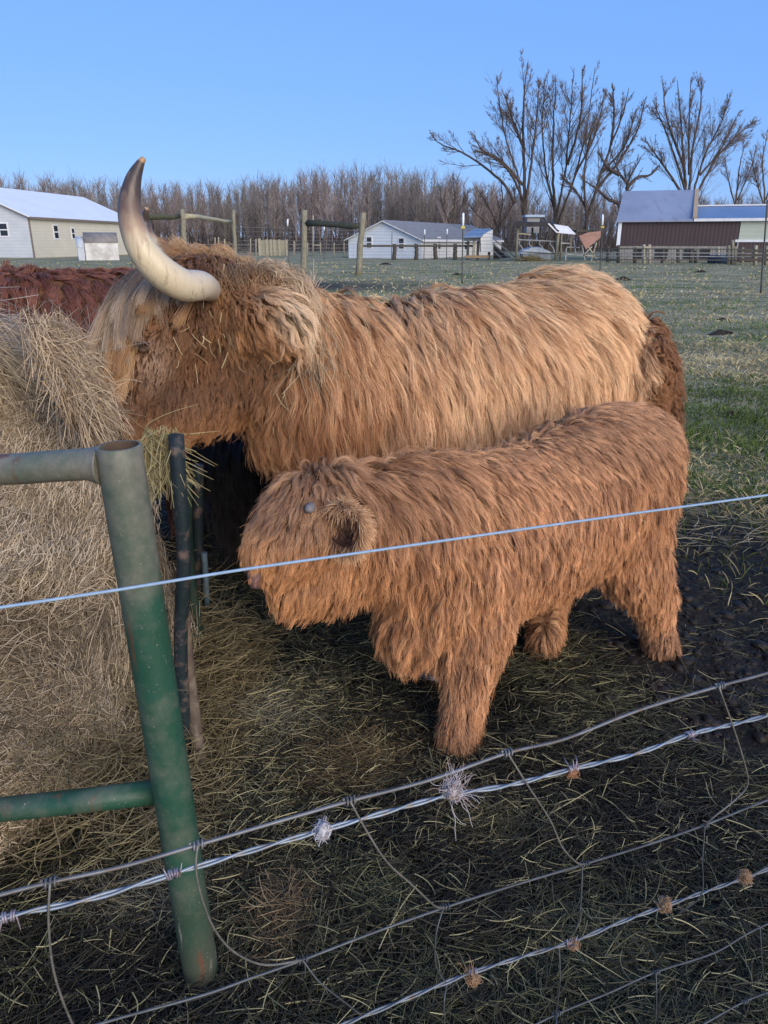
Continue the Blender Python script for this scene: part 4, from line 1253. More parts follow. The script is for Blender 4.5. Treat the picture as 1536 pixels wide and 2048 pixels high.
def build_feeder():
    GP = feeder_paint()
    RP = mat_noise('rusty_tube', (.15, .115, .08), (.075, .055, .042), 12, .75, c3=(.23, .18, .13), s3=30, bstr=.3)
    BP = mat_noise('old_blue_green_paint', (.008, .018, .020), (.018, .026, .032), 10, .6, c3=(.14, .10, .08), s3=22, bstr=.2)
    b0 = G(405, 1958)
    root = thing('hay_feeder', 'dark green tubular steel hay feeder with an open topped corner post, scuffed and rusty', 'hay feeder', b0)
    # corner post: hollow pipe
    top = P(237, 893, 1.085); bot = b0 + np.array([0, 0, -.03])
    mb = MB(); S = 28; R = .0345
    ax = norm(top - bot); sx = norm(np.cross(ax, [0, 1, 0])); sy = np.cross(ax, sx)
    vs = []; rows = []
    n = 30
    for i in range(n):
        rows.append((bot + (top - bot) * i / (n - 1), R))
    rows += [(top + ax * .0015, R - .001), (top + ax * .0015, R - .0045), (top - ax * .02, R - .005), (top - ax * .25, R - .005)]
    for c, r in rows:
        for k in range(S):
            a = 2 * math.pi * k / S; vs.append(c + sx * math.cos(a) * r + sy * math.sin(a) * r)
    fs = [(i * S + k, i * S + (k + 1) % S, (i + 1) * S + (k + 1) % S, (i + 1) * S + k) for i in range(len(rows) - 1) for k in range(S)]
    mb.add(vs, fs[:(n + 1) * S], True)
    post = mb.build('corner_post', GP, root, recalc=False)
    mi = MB(); mi.add(vs, fs[(n + 1) * S:], True); mi.build('pipe_bore', mat_noise('rusty_bore', (.11, .075, .05), (.055, .038, .028), 25, .8), post, recalc=False)
    mb = MB(); mb.tube([top - ax * .248, top - ax * .24], R - .0055, 20); mb.build('pipe_fill', RP, post)
    def tube(name, pts, r, mat, n=20, sides=16): 
        m = MB(); c = catmull(pts, n); m.tube(c, r, sides); return m.build(name, mat, root)
    # top rail swelling into the welded joint, lower rail
    a = P(205, 930, 1.085); 
    m = MB(); c = catmull([P(-520, 925, 1.15), P(-200, 938, 1.13), P(0, 939, 1.11), P(100, 933, 1.095), P(170, 929, 1.087), a], 40)
    rr = np.interp(np.linspace(0, 1, 40), [0, .80, .93, 1], [.0245, .0245, .0285, .0315]); m.tube(c, rr, 18)
    m.build('top_rail', GP, root)
    m = MB(); m.tube([P(-600, 1690, 1.10), P(-200, 1650, 1.105), P(0, 1619, 1.108), P(150, 1603, 1.11), P(318, 1583, 1.115)], .0225, 16)
    m.build('lower_rail', GP, root)
    ft = P(-520, 925, 1.15); tube('rail_post', [(ft[0], ft[1], -.03), (ft[0], ft[1], .6), (ft[0], ft[1], ft[2] + .03)], .0345, GP)
    # side panel going back along the bale
    tube('side_tube', [P(352, 870, 1.72), P(360, 1000, 1.72), P(368, 1120, 1.73), P(362, 1250, 1.74), P(362, 1330, 1.74), P(368, 1420, 1.74), P(380, 1500, 1.745)], .0185, BP)
    tube('side_tube', [P(362, 1180, 1.80), P(375, 1330, 1.77), P(392, 1460, 1.74), G(404, 1552)], .0185, RP)
    tube('side_tube', [P(372, 960, 2.2), P(374, 1060, 2.2), P(380, 1150, 2.2), P(392, 1240, 2.2), G(404, 1320)], .0185, mat_noise('dark_green_tube', (.010, .030, .018), (.022, .042, .028), 12, .7, c3=(.08, .07, .05), s3=25))
    tube('side_tube', [P(396, 930, 2.45), P(396, 1060, 2.45), P(398, 1140, 2.45), P(402, 1225, 2.45)], .019, BP)
    tube('brace_plate', [P(408, 1105, 2.40), P(411, 1150, 2.40), P(414, 1212, 2.40)], .012, mat_noise('blue_grey_steel', (.07, .11, .14), (.12, .17, .20), 20, .5), n=6, sides=6)
    return root


# ------------------------------------------------------------------ near fence
FA, FB = G(0, 1790, .90), G(1536, 1345, .90)
FD = norm((FB - FA) * np.array([1, 1, 0])); FN = np.array([FD[1], -FD[0], 0.0])      # FN points at the camera
if FN[1] > 0: FN = -FN


def FP(px, py, off=0.0):
    """where a sight line meets the upright plane of the near fence (off = metres in front of it)"""
    d = ray(px, py)
    o = FA + FN * off
    return C0 + d * (((o - C0) @ FN) / (d @ FN))


def build_fence():
    WM = mat_noise('galvanised_wire', (.20, .205, .21), (.10, .10, .10), 30, .5, metallic=.4, c3=(.16, .12, .09), s3=60)
    BM = mat_noise('bright_galvanised_wire', (.27, .32, .37), (.17, .20, .23), 40, .45, metallic=.35, c3=(.26, .22, .19), s3=80)
    DM = mat_noise('dull_wire', (.11, .12, .125), (.065, .07, .07), 40, .5, metallic=.4)
    EM = mat_noise('electric_line', (.27, .38, .50), (.22, .32, .43), 200, .5)
    UP = np.array([0, 0, 1.0])
    # smooth electric line
    pts = [FP(x, y) for x, y in ((-500, 1292), (-200, 1246), (0, 1215), (240, 1179), (480, 1140), (730, 1104), (980, 1068), (1260, 1028), (1536, 990), (1900, 938), (2300, 880))]
    m = MB(); m.tube(catmull(pts, 60), .0013, 8)
    o = m.build('fence_line', EM); tag(o, 'straight pale blue smooth fence line crossing in front of the calf', 'fence wire')
    # woven wire
    root = thing('woven_wire_fence', 'grey woven wire fence netting with knotted joints, sagging along the bottom of the view', 'wire fence', FA * np.array([1, 1, 0]))
    W1 = [(-500, 1925), (-200, 1846), (0, 1790), (100, 1765), (250, 1732), (395, 1690), (550, 1645), (700, 1602), (860, 1560), (1015, 1506), (1130, 1478), (1280, 1420), (1440, 1372), (1536, 1346), (1800, 1268), (2200, 1150)]
    W2 = [(-300, 2250), (100, 2080), (400, 1992), (500, 1957), (605, 1920), (740, 1868), (890, 1815), (1030, 1770), (1170, 1728), (1300, 1688), (1410, 1650), (1536, 1600), (1800, 1500), (2200, 1350)]
    W3 = [(500, 2290), (800, 2160), (1000, 2082), (1115, 2028), (1220, 1985), (1310, 1945), (1430, 1905), (1520, 1855), (1700, 1780), (2000, 1650)]
    W4 = [(1100, 2200), (1280, 2110), (1400, 2052), (1490, 2003), (1600, 1960), (1900, 1830)]
    def line(pl, r, mat, name, par, n=110):
        m = MB(); m.tube(catmull([FP(*q) for q in pl], n), r, 8); return m.build(name, mat, par)
    line(W1, .0018, WM, 'line_wire', root); line(W2, .0014, DM, 'line_wire', root)
    line(W3, .0012, DM, 'line_wire', root); line(W4, .0012, DM, 'line_wire', root)
    stays = [[(100, 1765), (97, 1840), (105, 1930), (125, 2000), (150, 2060), (190, 2160)],
             [(395, 1690), (392, 1740), (405, 1800), (430, 1860), (470, 1905), (530, 1930), (605, 1920)],
             [(700, 1602), (735, 1665), (775, 1725), (830, 1775), (870, 1812), (890, 1815)],
             [(1015, 1506), (1055, 1570), (1100, 1640), (1125, 1695), (1155, 1726), (1170, 1728)],
             [(1437, 1372), (1465, 1450), (1490, 1530), (1495, 1570), (1470, 1600), (1430, 1632), (1410, 1650)],
             [(605, 1920), (640, 1965), (690, 2005), (725, 2032)],
             [(885, 1820), (872, 1870), (872, 1930), (893, 1968)],
             [(1165, 1730), (1162, 1800), (1155, 1850), (1130, 1890)],
             [(1410, 1650), (1405, 1720), (1402, 1790), (1355, 1828)],
             [(893, 1968), (888, 2010), (890, 2060)], [(1118, 1890), (1120, 1960), (1112, 2028)],
             [(1113, 2030), (1112, 2060), (1105, 2110)], [(1312, 1945), (1313, 2000), (1310, 2060)], [(1520, 1855), (1525, 1930), (1532, 1990)]]
    for i, s in enumerate(stays):
        m = MB(); k = len(s)
        c = catmull([FP(x, y, .004 + (.012 * math.sin(math.pi * j / (k - 1)))) for j, (x, y) in enumerate(s)], 26)
        m.tube(c, .0011 if i < 5 else .0009, 7); m.build('stay', DM if i >= 5 else M_STAY, root)
    knots = [(100, 1765), (395, 1690), (700, 1602), (1015, 1506), (1440, 1372), (605, 1920), (890, 1815), (1170, 1728), (1410, 1652), (893, 1966), (1113, 2028), (1312, 1945), (1490, 2003)]
    for i, (x, y) in enumerate(knots):
        c = FP(x, y); dv = norm(FP(x + 20, y - 6) - c); s1 = norm(np.cross(dv, UP)); s2 = np.cross(s1, dv)
        m = MB(); tt = np.linspace(-1, 1, 46); big = .0036 if i < 5 else .0028
        m.tube([c + dv * u * .0062 + (s1 * math.cos(u * 11) + s2 * math.sin(u * 11)) * big for u in tt], .0012 if i < 5 else .001, 6)
        m.build('knot', DM if i >= 5 else WM, root)
    # barbed wires: two twisted strands and wrapped barbs
    def barbed(pl, label, barbs, rs, tw, mat):
        c = catmull([FP(x, y, .006) for x, y in pl], 420)
        root = thing('barbed_wire', label, 'barbed wire', c[0])
        L = np.r_[0, np.cumsum(np.linalg.norm(np.diff(c, axis=0), axis=1))]
        dv = norm(np.gradient(c, axis=0)); s1 = norm(np.cross(dv, UP)); s2 = np.cross(s1, dv)
        for ph in (0, math.pi):
            a = L / tw * 2 * math.pi + ph
            m = MB(); m.tube(c + (s1 * np.cos(a)[:, None] + s2 * np.sin(a)[:, None]) * rs * 1.05, rs, 7); m.build('strand', mat, root)
        for j, (x, y) in enumerate(barbs):
            q = FP(x, y, .006); i = int(np.argmin(np.linalg.norm(c - q, axis=1)))
            m = MB(); rng = np.random.RandomState(j + 3); a0 = rng.uniform(0, 6)
            for sgn in (-1, 1):
                tt = np.linspace(0, 1, 30)
                pth = [c[i] + dv[i] * sgn * (.0008 + .0042 * u) + (s1[i] * math.cos(a0 + u * 13) + s2[i] * math.sin(a0 + u * 13)) * (rs * 2.6) for u in tt]
                e1 = pth[0] + (s1[i] * math.cos(a0 + 1.3) + s2[i] * math.sin(a0 + 1.3)) * .012 + dv[i] * sgn * .002
                e2 = pth[-1] + (s1[i] * math.cos(a0 + 13 + 1.6) + s2[i] * math.sin(a0 + 14.6)) * .013 + dv[i] * sgn * .003
                m.tube([e1] + pth + [e2], [.0003] + [rs * .8] * 30 + [.0003], 6)
            m.build('barb', M_BARB, root)
        return root
    B1 = [(-500, 1960), (-200, 1895), (20, 1832), (180, 1798), (345, 1748), (500, 1702), (640, 1662), (770, 1625), (900, 1590), (1020, 1570), (1145, 1538), (1270, 1508), (1380, 1469), (1460, 1450), (1536, 1431), (1800, 1360), (2200, 1250)]
    barbed(B1, 'upper barbed wire, bright twisted strands just under the top wire of the netting', [(20, 1832), (345, 1748), (645, 1660), (900, 1590), (1145, 1538), (1380, 1469), (1640, 1403)], .00135, .085, BM)
    B2 = [(300, 2215), (600, 2088), (700, 2044), (800, 2003), (890, 1966), (945, 1945), (1040, 1915), (1140, 1885), (1240, 1845), (1330, 1812), (1420, 1780), (1490, 1756), (1536, 1738), (1750, 1650), (2000, 1550)]
    barbed(B2, 'lower barbed wire with tan hair caught on it, near the bottom right corner', [(945, 1945), (1138, 1886), (1330, 1812), (1490, 1756)], .00125, .085, M_BW2)
    # hair snagged on the barbs
    def tuft(label, px, py, colr, size, n, asp=(1, 1), seed=0, core=True, dirs=None, Lr=(.9, 2.6)):
        rng = np.random.RandomState(seed + 50)
        c = FP(px, py, .008)
        root = thing('hair_tuft', label, 'hair tuft', c, 'hair snagged on the barbed wires')
        if core:
            ico = bmesh.new(); bmesh.ops.create_icosphere(ico, subdivisions=3, radius=1)
            bv = np.array([v.co[:] for v in ico.verts]); bf = [tuple(v.index for v in f.verts) for f in ico.faces]; ico.free()
            bv = bv * (1 + .18 * snoise(bv, 3, seed)[:, None] + .10 * snoise(bv, 9, seed)[:, None])
            m = MB(); m.add(c + bv * np.array([size * .62 * asp[0], size * .6, size * .72 * asp[1]]), bf, True)
            m.build('wad', mat_noise('matted_hair', tuple(np.array(colr[0]) * .8), colr[1], 120, .85, bstr=.5), root)
        K = 9; t = np.linspace(0, 1, K)
        sc = np.array([asp[0], .8, asp[1]]) * size
        p = c + norm(rng.normal(size=(n, 3))) * sc * (rng.random_sample((n, 1)) ** .4) * .72
        v = norm(rng.normal(size=(n, 3))); L = size * rng.uniform(*Lr, n)
        steps = [p]
        for k in range(K - 1):                               # limp, wandering hairs held near the wad
            v = norm(v + rng.normal(size=(n, 3)) * .45 - (steps[-1] - c) / size * .75)
            steps.append(steps[-1] + v * (L / (K - 1))[:, None])
        q = np.stack(steps, 1)
        if dirs is not None:
            for dd, frac, ll, sp in dirs:
                k = int(n * frac); ii = rng.choice(n, k, replace=False)
                v = norm(np.array(dd)[None] + rng.normal(size=(k, 3)) * sp); l2 = rng.uniform(.35, 1., k) * ll
                st = [c + rng.normal(size=(k, 3)) * size * .3]
                for j in range(K - 1):
                    v = norm(v + rng.normal(size=(k, 3)) * .22); st.append(st[-1] + v * (l2 / (K - 1))[:, None])
                q[ii] = np.stack(st, 1)
        col = lerp3(colr[0], colr[1], rng.random_sample(n))
        r = np.interp(t, [0, .6, 1], [.00026, .00022, .0001])
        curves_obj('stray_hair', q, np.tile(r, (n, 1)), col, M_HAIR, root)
    white = ((.42, .39, .40), (.68, .66, .68)); tan = ((.26, .15, .075), (.44, .28, .16))
    tuft('oval wad of white hair on the upper barbed wire, right of the green post', 645, 1662, white, .0115, 420, (.8, 1.25), 1, Lr=(.6, 1.8))
    tuft('wild tuft of white and rusty hair standing on the upper barbed wire', 905, 1582, ((.34, .22, .16), (.68, .66, .68)), .0115, 330, (.85, 1.3), 2,
         dirs=[((.25, 0, 1.0), .16, .032, .15), ((.45, -.1, -.8), .035, .05, .2), ((-.6, 0, .6), .012, .04, .4), ((.9, 0, -.1), .02, .035, .5)])
    tuft('tiny rusty wisp behind the barb right of the wild white tuft', 1143, 1546, ((.28, .13, .06), (.42, .2, .1)), .007, 200, (1.3, .7), 3)
    tuft('tan hair wad with a curled tail, leftmost on the lower barbed wire', 945, 1958, tan, .0085, 420, (.85, 1.4), 4, dirs=[((-.35, 0, 1.0), .05, .035, .10)])
    tuft('small flat tan hair wad, second from left on the lower barbed wire', 1146, 1888, tan, .0072, 350, (1.1, .8), 5)
    tuft('rounded tan hair wad, third from left on the lower barbed wire', 1330, 1810, tan, .0092, 420, (.9, 1.1), 6)
    tuft('biggest tan hair wad, rightmost on the lower barbed wire', 1490, 1755, tan, .0100, 450, (.95, 1.05), 7)


M_STAY = mat_noise('weathered_stay_wire', (.20, .19, .16), (.12, .115, .10), 40, .5, metallic=.4, c3=(.25, .22, .17), s3=90)
M_BARB = mat_noise('barb_wire', (.34, .31, .36), (.22, .19, .20), 100, .45, metallic=.4, c3=(.22, .12, .10), s3=150)
M_BW2 = mat_noise('tarnished_barbed_wire', (.20, .23, .26), (.12, .13, .14), 60, .5, metallic=.4, c3=(.15, .12, .09), s3=90)


def build_hay_on_cow(skin):
    """stalks caught in the coat behind the ear"""
    rng = np.random.RandomState(12)
    def wisp(label, n, gen, cols, r=(.0005, .0010)):
        q = gen(n); col = lerp3(cols[0], cols[1], rng.random_sample(len(q)))
        o = curves_obj('hay_wisp', q, rng.uniform(*r, len(q))[:, None] * np.ones(q.shape[1]), col, M_STRAW)
        tag(o, label, 'hay', 'wisps of hay caught in the cow hair')
    t = np.linspace(0, 1, 5)
    def up(n):
        p = np.array([P(a, b, 2.42) for a, b in zip(rng.normal(612, 14, n), rng.normal(615, 16, n))])
        d = norm(np.array([.15, -.1, 1.0]) + rng.normal(size=(n, 3)) * .45); L = rng.uniform(.03, .13, n)
        return p[:, None] + d[:, None] * (L[:, None] * t[None])[:, :, None] + rng.normal(size=(n, 1, 3)) * .012 * (t ** 2)[None, :, None]
    wisp('pale dry hay wisp sticking up from the neck of the big cow behind its ear', 70, up, ((.30, .22, .16), (.55, .44, .33)))
    def down(n):
        p = np.array([P(a, b, 2.27) for a, b in zip(rng.normal(622, 20, n), rng.normal(690, 34, n))])
        d = norm(np.array([.06, -.04, -1.0]) + rng.normal(size=(n, 3)) * .42); L = rng.uniform(.03, .16, n)
        return p[:, None] + d[:, None] * (L[:, None] * t[None])[:, :, None] + rng.normal(size=(n, 1, 3)) * .015 * (t ** 2)[None, :, None]
    wisp('clump of dull hay hanging down the neck of the big cow below its ear', 80, down, ((.16, .12, .08), (.58, .46, .30)))
    def face(n):
        p = np.array([P(a, b, 2.12 + (a - 300) * .0006) for a, b in zip(rng.uniform(330, 600, n), rng.normal(690, 70, n))])
        d = norm(np.array([.1, -.05, -1.0]) + rng.normal(size=(n, 3)) * np.array([.5, .1, .5])); L = rng.uniform(.012, .06, n)
        return p[:, None] + d[:, None] * (L[:, None] * t[None])[:, :, None] + rng.normal(size=(n, 1, 3)) * .008 * (t ** 2)[None, :, None]
    wisp('loose yellow hay stalks stuck on the cheek and ear of the big cow', 34, face, ((.28, .20, .12), (.62, .52, .28)), (.0006, .0011))
    def poll(n):
        p = np.array([P(a, b, 2.30) for a, b in zip(rng.uniform(430, 560, n), rng.normal(566, 10, n))])
        d = norm(rng.normal(size=(n, 3)) * np.array([1, .3, .45])); L = rng.uniform(.03, .12, n)
        return p[:, None] + d[:, None] * (L[:, None] * t[None])[:, :, None] + rng.normal(size=(n, 1, 3)) * .012 * (t ** 2)[None, :, None]
    wisp('thin hay stalks lying across the head of the big cow beside the horn root', 45, poll, ((.30, .23, .15), (.60, .50, .34)))
# ------------------------------------------------------------------ bare trees
def tree(name, label, stems, Y, seed, r0=.30, kids=26, depth=2.5, twigs=1.0, lean_spread=.9, col=((.045, .036, .030), (.13, .10, .085)), group='tall bare trees behind the farm buildings'):
    """stems: picture outlines of the main limbs, each placed at its own depth, then branched recursively"""
    rng = np.random.RandomState(seed)
    s0 = stems[0][0]
    base = P(*s0, Y); base[2] = 0
    root = thing(name, label, 'tree', base, group)
    tr = MB(); segs = []
    paths = []
    for k, pl in enumerate(stems):
        dy = rng.uniform(-depth, depth) if k else rng.uniform(-.4, .4)
        n = len(pl)
        pts = np.array([P(x, y, Y + dy * (i / (n - 1)) ** 1.2) for i, (x, y) in enumerate(pl)])
        if k == 0 or pl[0][1] > 480: pts[0, 2] = -.2
        c = catmull(pts, 26)
        L = np.linalg.norm(np.diff(c, axis=0), axis=1).sum()
        rb = r0 * .46 * (1 if k == 0 else rng.uniform(.5, .75))
        rad = rb * (1 - np.linspace(0, 1, 26)) ** .75 + .025
        c[1:-1] += rng.normal(size=(24, 3)) * .035 * L / 20
        tr.tube(c, rad, 7)
        paths.append((c, rad, L))
    K = 5; t = np.linspace(0, 1, K)
    lv = []
    def spawn(paths, count, lenf, ang, upb, start):
        out = []
        for c, rad, L in paths:
            m = max(2, int(rng.poisson(count)))
            for _ in range(m):
                f = start + (1 - start) * rng.random_sample() ** .85
                i = min(int(f * (len(c) - 1)), len(c) - 2)
                d = norm(c[i + 1] - c[i]); perp = rng.normal(size=3); perp -= d * (perp @ d); perp /= np.linalg.norm(perp)
                a = math.radians(rng.uniform(*ang))
                v = d * math.cos(a) + perp * math.sin(a)
                ln = L * lenf * rng.uniform(.5, 1.15) * (1.02 - .88 * f)
                tt = np.linspace(0, 1, 7)
                p = c[i][None] + v[None] * (ln * tt)[:, None]
                p[:, 2] += upb * ln * tt ** 2
                p += np.cumsum(rng.normal(size=(7, 3)) * ln * .014, 0)
                r1 = min(rad[i] * .5, .042)
                out.append((p, np.maximum(r1 * (1 - tt) ** .8, .007), ln))
        return out
    l1 = spawn(paths, kids * .55, .66, (12, 40), .08, .14)
    l2 = spawn(l1, 13 * twigs, .58, (14, 44), .10, .15)
    l3 = spawn(l2, 13 * twigs, .62, (12, 44), .08, .12)
    l4 = []
    for p, r, ln in l1:
        tr.tube(p, r, 5, caps=False)
    bark = mat_noise('bark', col[0], tuple((np.array(col[0]) + np.array(col[1])) / 2), 2.5, .9)
    tr.build('trunk', bark, root, recalc=False)
    allp = np.array([p for p, _, _ in l2 + l3 + l4]); allr = np.array([np.maximum(r * .5, .0056) for _, r, _ in l2 + l3 + l4])
    cc = lerp3(col[0], col[1], rng.random_sample(len(allp)) * .6 + np.r_[np.zeros(len(l2)), np.full(len(l3), .4), np.full(len(l4), .7)])
    cc = cc * 1.7
    curves_obj('crown', allp, allr, cc, M_TWIG, root)
    return root


def build_trees():
    tree('bare_tree', 'tall bare tree with a straight trunk and one long limb reaching far left',
         [[(1050, 500), (1048, 420), (1049, 340), (1046, 260), (1048, 190), (1055, 125)],
          [(1046, 430), (1035, 350), (1015, 290), (1000, 220), (993, 150)], [(1049, 430), (1062, 330), (1072, 250), (1080, 160)],
          [(1030, 405), (1005, 365), (970, 335), (930, 308), (885, 290), (868, 278)], [(1046, 370), (1000, 320), (965, 300), (945, 265)], [(1049, 300), (1025, 240), (1010, 190)],
          [(1046, 400), (1020, 345), (985, 315), (950, 300)]], 82, 1, .42, 26)
    tree('bare_tree', 'tall bare tree with several upright stems, left neighbour of the leaning tree',
         [[(1115, 500), (1110, 420), (1105, 330), (1108, 240), (1112, 150)], [(1112, 440), (1130, 340), (1140, 240), (1148, 135)],
          [(1114, 450), (1150, 350), (1172, 260), (1190, 135)], [(1112, 440), (1090, 330), (1085, 230), (1095, 160)], [(1135, 330), (1160, 240), (1165, 140)], [(1150, 350), (1190, 270), (1212, 180)]], 84, 2, .38, 26)
    tree('bare_tree', 'bare tree leaning to the right with a broad upper crown, beside the gnarled tree',
         [[(1172, 500), (1175, 440), (1195, 370), (1222, 290), (1245, 230), (1258, 175)], [(1175, 450), (1168, 360), (1180, 280), (1205, 200)],
          [(1195, 375), (1240, 320), (1275, 260), (1290, 200)], [(1222, 290), (1228, 230), (1225, 165)], [(1180, 430), (1150, 380), (1120, 350)], [(1205, 345), (1250, 290), (1272, 220)]], 80, 3, .36, 24)
    tree('bare_tree', 'gnarled dark bare tree with crooked limbs against the left end of the brown barn',
         [[(1248, 520), (1244, 450), (1238, 410), (1215, 398), (1190, 375), (1165, 360)], [(1250, 400), (1255, 370), (1238, 345), (1220, 300)],
          [(1252, 378), (1275, 355), (1300, 350), (1320, 330)], [(1250, 430), (1252, 395), (1258, 360), (1285, 310)], [(1240, 350), (1215, 335), (1195, 300)]], 72, 4, .48, 16, twigs=.8)
    tree('bare_tree', 'wide round crowned bare tree with many stems rising behind the brown barn',
         [[(1378, 500), (1372, 400), (1368, 330), (1362, 250), (1355, 160)], [(1376, 400), (1355, 330), (1330, 260), (1305, 200)], [(1378, 390), (1385, 300), (1400, 220), (1405, 155)],
          [(1385, 390), (1410, 310), (1440, 250), (1462, 190)], [(1390, 395), (1430, 320), (1470, 275), (1505, 245)], [(1372, 400), (1340, 350), (1312, 310), (1290, 280)],
          [(1378, 350), (1378, 260), (1382, 155)], [(1400, 350), (1440, 300), (1480, 220)], [(1366, 330), (1335, 240), (1325, 165)]], 88, 5, .40, 24)
    tree('bare_tree', 'pale thin bare tree at the right edge, rising behind the blue barn roof',
         [[(1470, 500), (1472, 400), (1480, 330), (1490, 290)], [(1472, 420), (1455, 350), (1450, 310)], [(1475, 400), (1500, 340), (1515, 290)]], 105, 6, .24, 18, col=((.07, .055, .045), (.18, .14, .12)))
    tree('bare_tree', 'pale bare tree partly cut off by the right edge of the view',
         [[(1535, 500), (1530, 400), (1525, 320), (1535, 270)], [(1530, 420), (1510, 350), (1500, 300)], [(1532, 400), (1550, 340), (1560, 280)]], 100, 7, .24, 18, col=((.07, .055, .045), (.18, .14, .12)))
    tree('bare_tree', 'low spreading bare tree behind the small shed and chute, in front of the wood',
         [[(1000, 510), (998, 450), (1005, 400), (1000, 350)], [(999, 460), (975, 410), (955, 380)], [(1000, 450), (1025, 410), (1030, 370)], [(998, 470), (955, 430), (930, 400)]], 95, 9, .22, 16)
    tree('bare_tree', 'dark bare tree standing between the small white barn and the lean-to shed',
         [[(905, 510), (903, 450), (910, 400), (905, 355)], [(904, 460), (885, 410), (880, 370)], [(904, 450), (925, 410), (940, 375)]], 112, 10, .24, 16)
    # pale trunks at the edge of the wood
    for i, (x, top, Y) in enumerate(((590, 385, 120), (652, 375, 118), (663, 372, 122), (705, 380, 124), (718, 372, 119), (540, 395, 126), (892, 372, 121))):
        labs = ['pale slim bare tree at the wood edge behind the left brace post', 'pale slim bare tree with a low forked limb, seen under the dark rail',
                'thin pale bare tree just right of the forked one, seen behind the dark rail', 'pale bare tree with close twin stems left of the right brace post',
                'pale bare tree just left of the right brace post, tallest there', 'pale bare tree left of the dark railed brace, behind the board panel', 'single pale bare trunk behind the roof of the small white barn']
        st = [[(x, 505), (x + 2, 460), (x - 1, 420), (x + 2, top)], [(x + 1, 455), (x - 14, 420), (x - 22, 395)], [(x, 440), (x + 8, 410), (x + 12, top + 8)]]
        tree('birch_tree', labs[i], st, Y, 40 + i, .17, 9, twigs=.6, col=((.19, .16, .15), (.30, .25, .23)), group='pale slim trees at the edge of the wood')


def build_wood():
    rng = np.random.RandomState(66)
    pts, rad, col = [], [], []
    K = 6; t = np.linspace(0, 1, K)
    n = 2600
    for i in range(n):
        y = rng.uniform(128, 215); px = rng.uniform(-900, 2450)
        if i < 360: y = rng.uniform(118, 132)
        x = (px - 768) / F * (y * math.cos(PITCH)) 
        prof = np.interp(px, [-300, 0, 60, 140, 230, 300, 400, 480, 620, 720, 860, 1000, 1500], [400, 395, 390, 397, 400, 408, 404, 396, 384, 376, 380, 414, 424])
        top = 1.4 + y * (485 - prof + 6) / F * 1.1 * (155 / 165)
        h = top * rng.uniform(.62, 1.08) * (1 if y > 140 else .85)
        pale = rng.random_sample() < .10
        tint = rng.random_sample()
        cb = lerp3((.110, .096, .086), (.19, .165, .148), np.array([tint]))[0]
        if pale: cb = np.array([.20, .17, .155])
        red = .5 + .5 * math.sin(px * .02 + 1.3); cb = cb * np.array([1 + .08 * red, 1, 1])
        lean = rng.normal(size=2) * .03 * h
        trunk = np.stack([x + lean[0] * t + rng.normal() * .3 * t ** 2, y + lean[1] * t, h * t], 1); trunk[:, :2] += np.cumsum(rng.normal(size=(K, 2)) * .08, 0)
        pts.append(trunk[None]); rad.append((rng.uniform(.07, .15) * (1 - t) ** .7 + .015)[None]); col.append(cb[None])
        m = 46
        f = rng.uniform(.18, 1, m) ** .8
        st = np.stack([np.interp(f, t, trunk[:, k]) for k in range(3)], 1)
        az = rng.uniform(0, 6.28, m); L = h * rng.uniform(.08, .24, m) * (1.15 - .6 * f)
        up = rng.uniform(.9, 2.4, m)
        d = norm(np.stack([np.cos(az), np.sin(az), up], 1))
        b = st[:, None] + d[:, None] * (L[:, None] * t[None])[:, :, None]; b[:, :, 2] += L[:, None] * .22 * (t ** 2)[None]
        b += np.cumsum(rng.normal(size=(m, K, 3)) * .05, 1)
        pts.append(b); rad.append(np.tile((.028 * (1 - t) + .010)[None], (m, 1)))
        col.append(cb[None] * rng.uniform(.8, 1.35, (m, 1)))
        # fine twigs
        m2 = 60
        j = rng.randint(0, m, m2); g = rng.uniform(.3, 1, m2)
        s2 = np.array([[np.interp(g[q], t, b[j[q], :, k]) for k in range(3)] for q in range(m2)])
        d2 = norm(d[j] + rng.normal(size=(m2, 3)) * .5 + np.array([0, 0, .4])); L2 = rng.uniform(.6, 1.9, m2)
        b2 = s2[:, None] + d2[:, None] * (L2[:, None] * t[None])[:, :, None]
        pts.append(b2); rad.append(np.full((m2, K), .012)); col.append(cb[None] * rng.uniform(1., 1.6, (m2, 1)))
    # underbrush
    m = 21000
    y = rng.uniform(112, 200, m); px = rng.uniform(-900, 2450, m); x = (px - 768) / F * y * math.cos(PITCH)
    az = rng.uniform(0, 6.28, m); L = rng.uniform(1.0, 4.0, m)
    d = norm(np.stack([np.cos(az) * .6, np.sin(az) * .6, np.ones(m)], 1))
    b = np.stack([x, y, np.zeros(m)], 1)[:, None] + d[:, None] * (L[:, None] * t[None])[:, :, None]; b += np.cumsum(rng.normal(size=(m, K, 3)) * .08, 1)
    pts.append(b); rad.append(np.full((m, K), .026)); col.append(lerp3((.05, .04, .035), (.11, .085, .07), rng.random_sample(m)))
    tag(curves_obj('far_wood', np.concatenate(pts), np.concatenate(rad), np.concatenate(col), M_TWIG), kind='stuff')


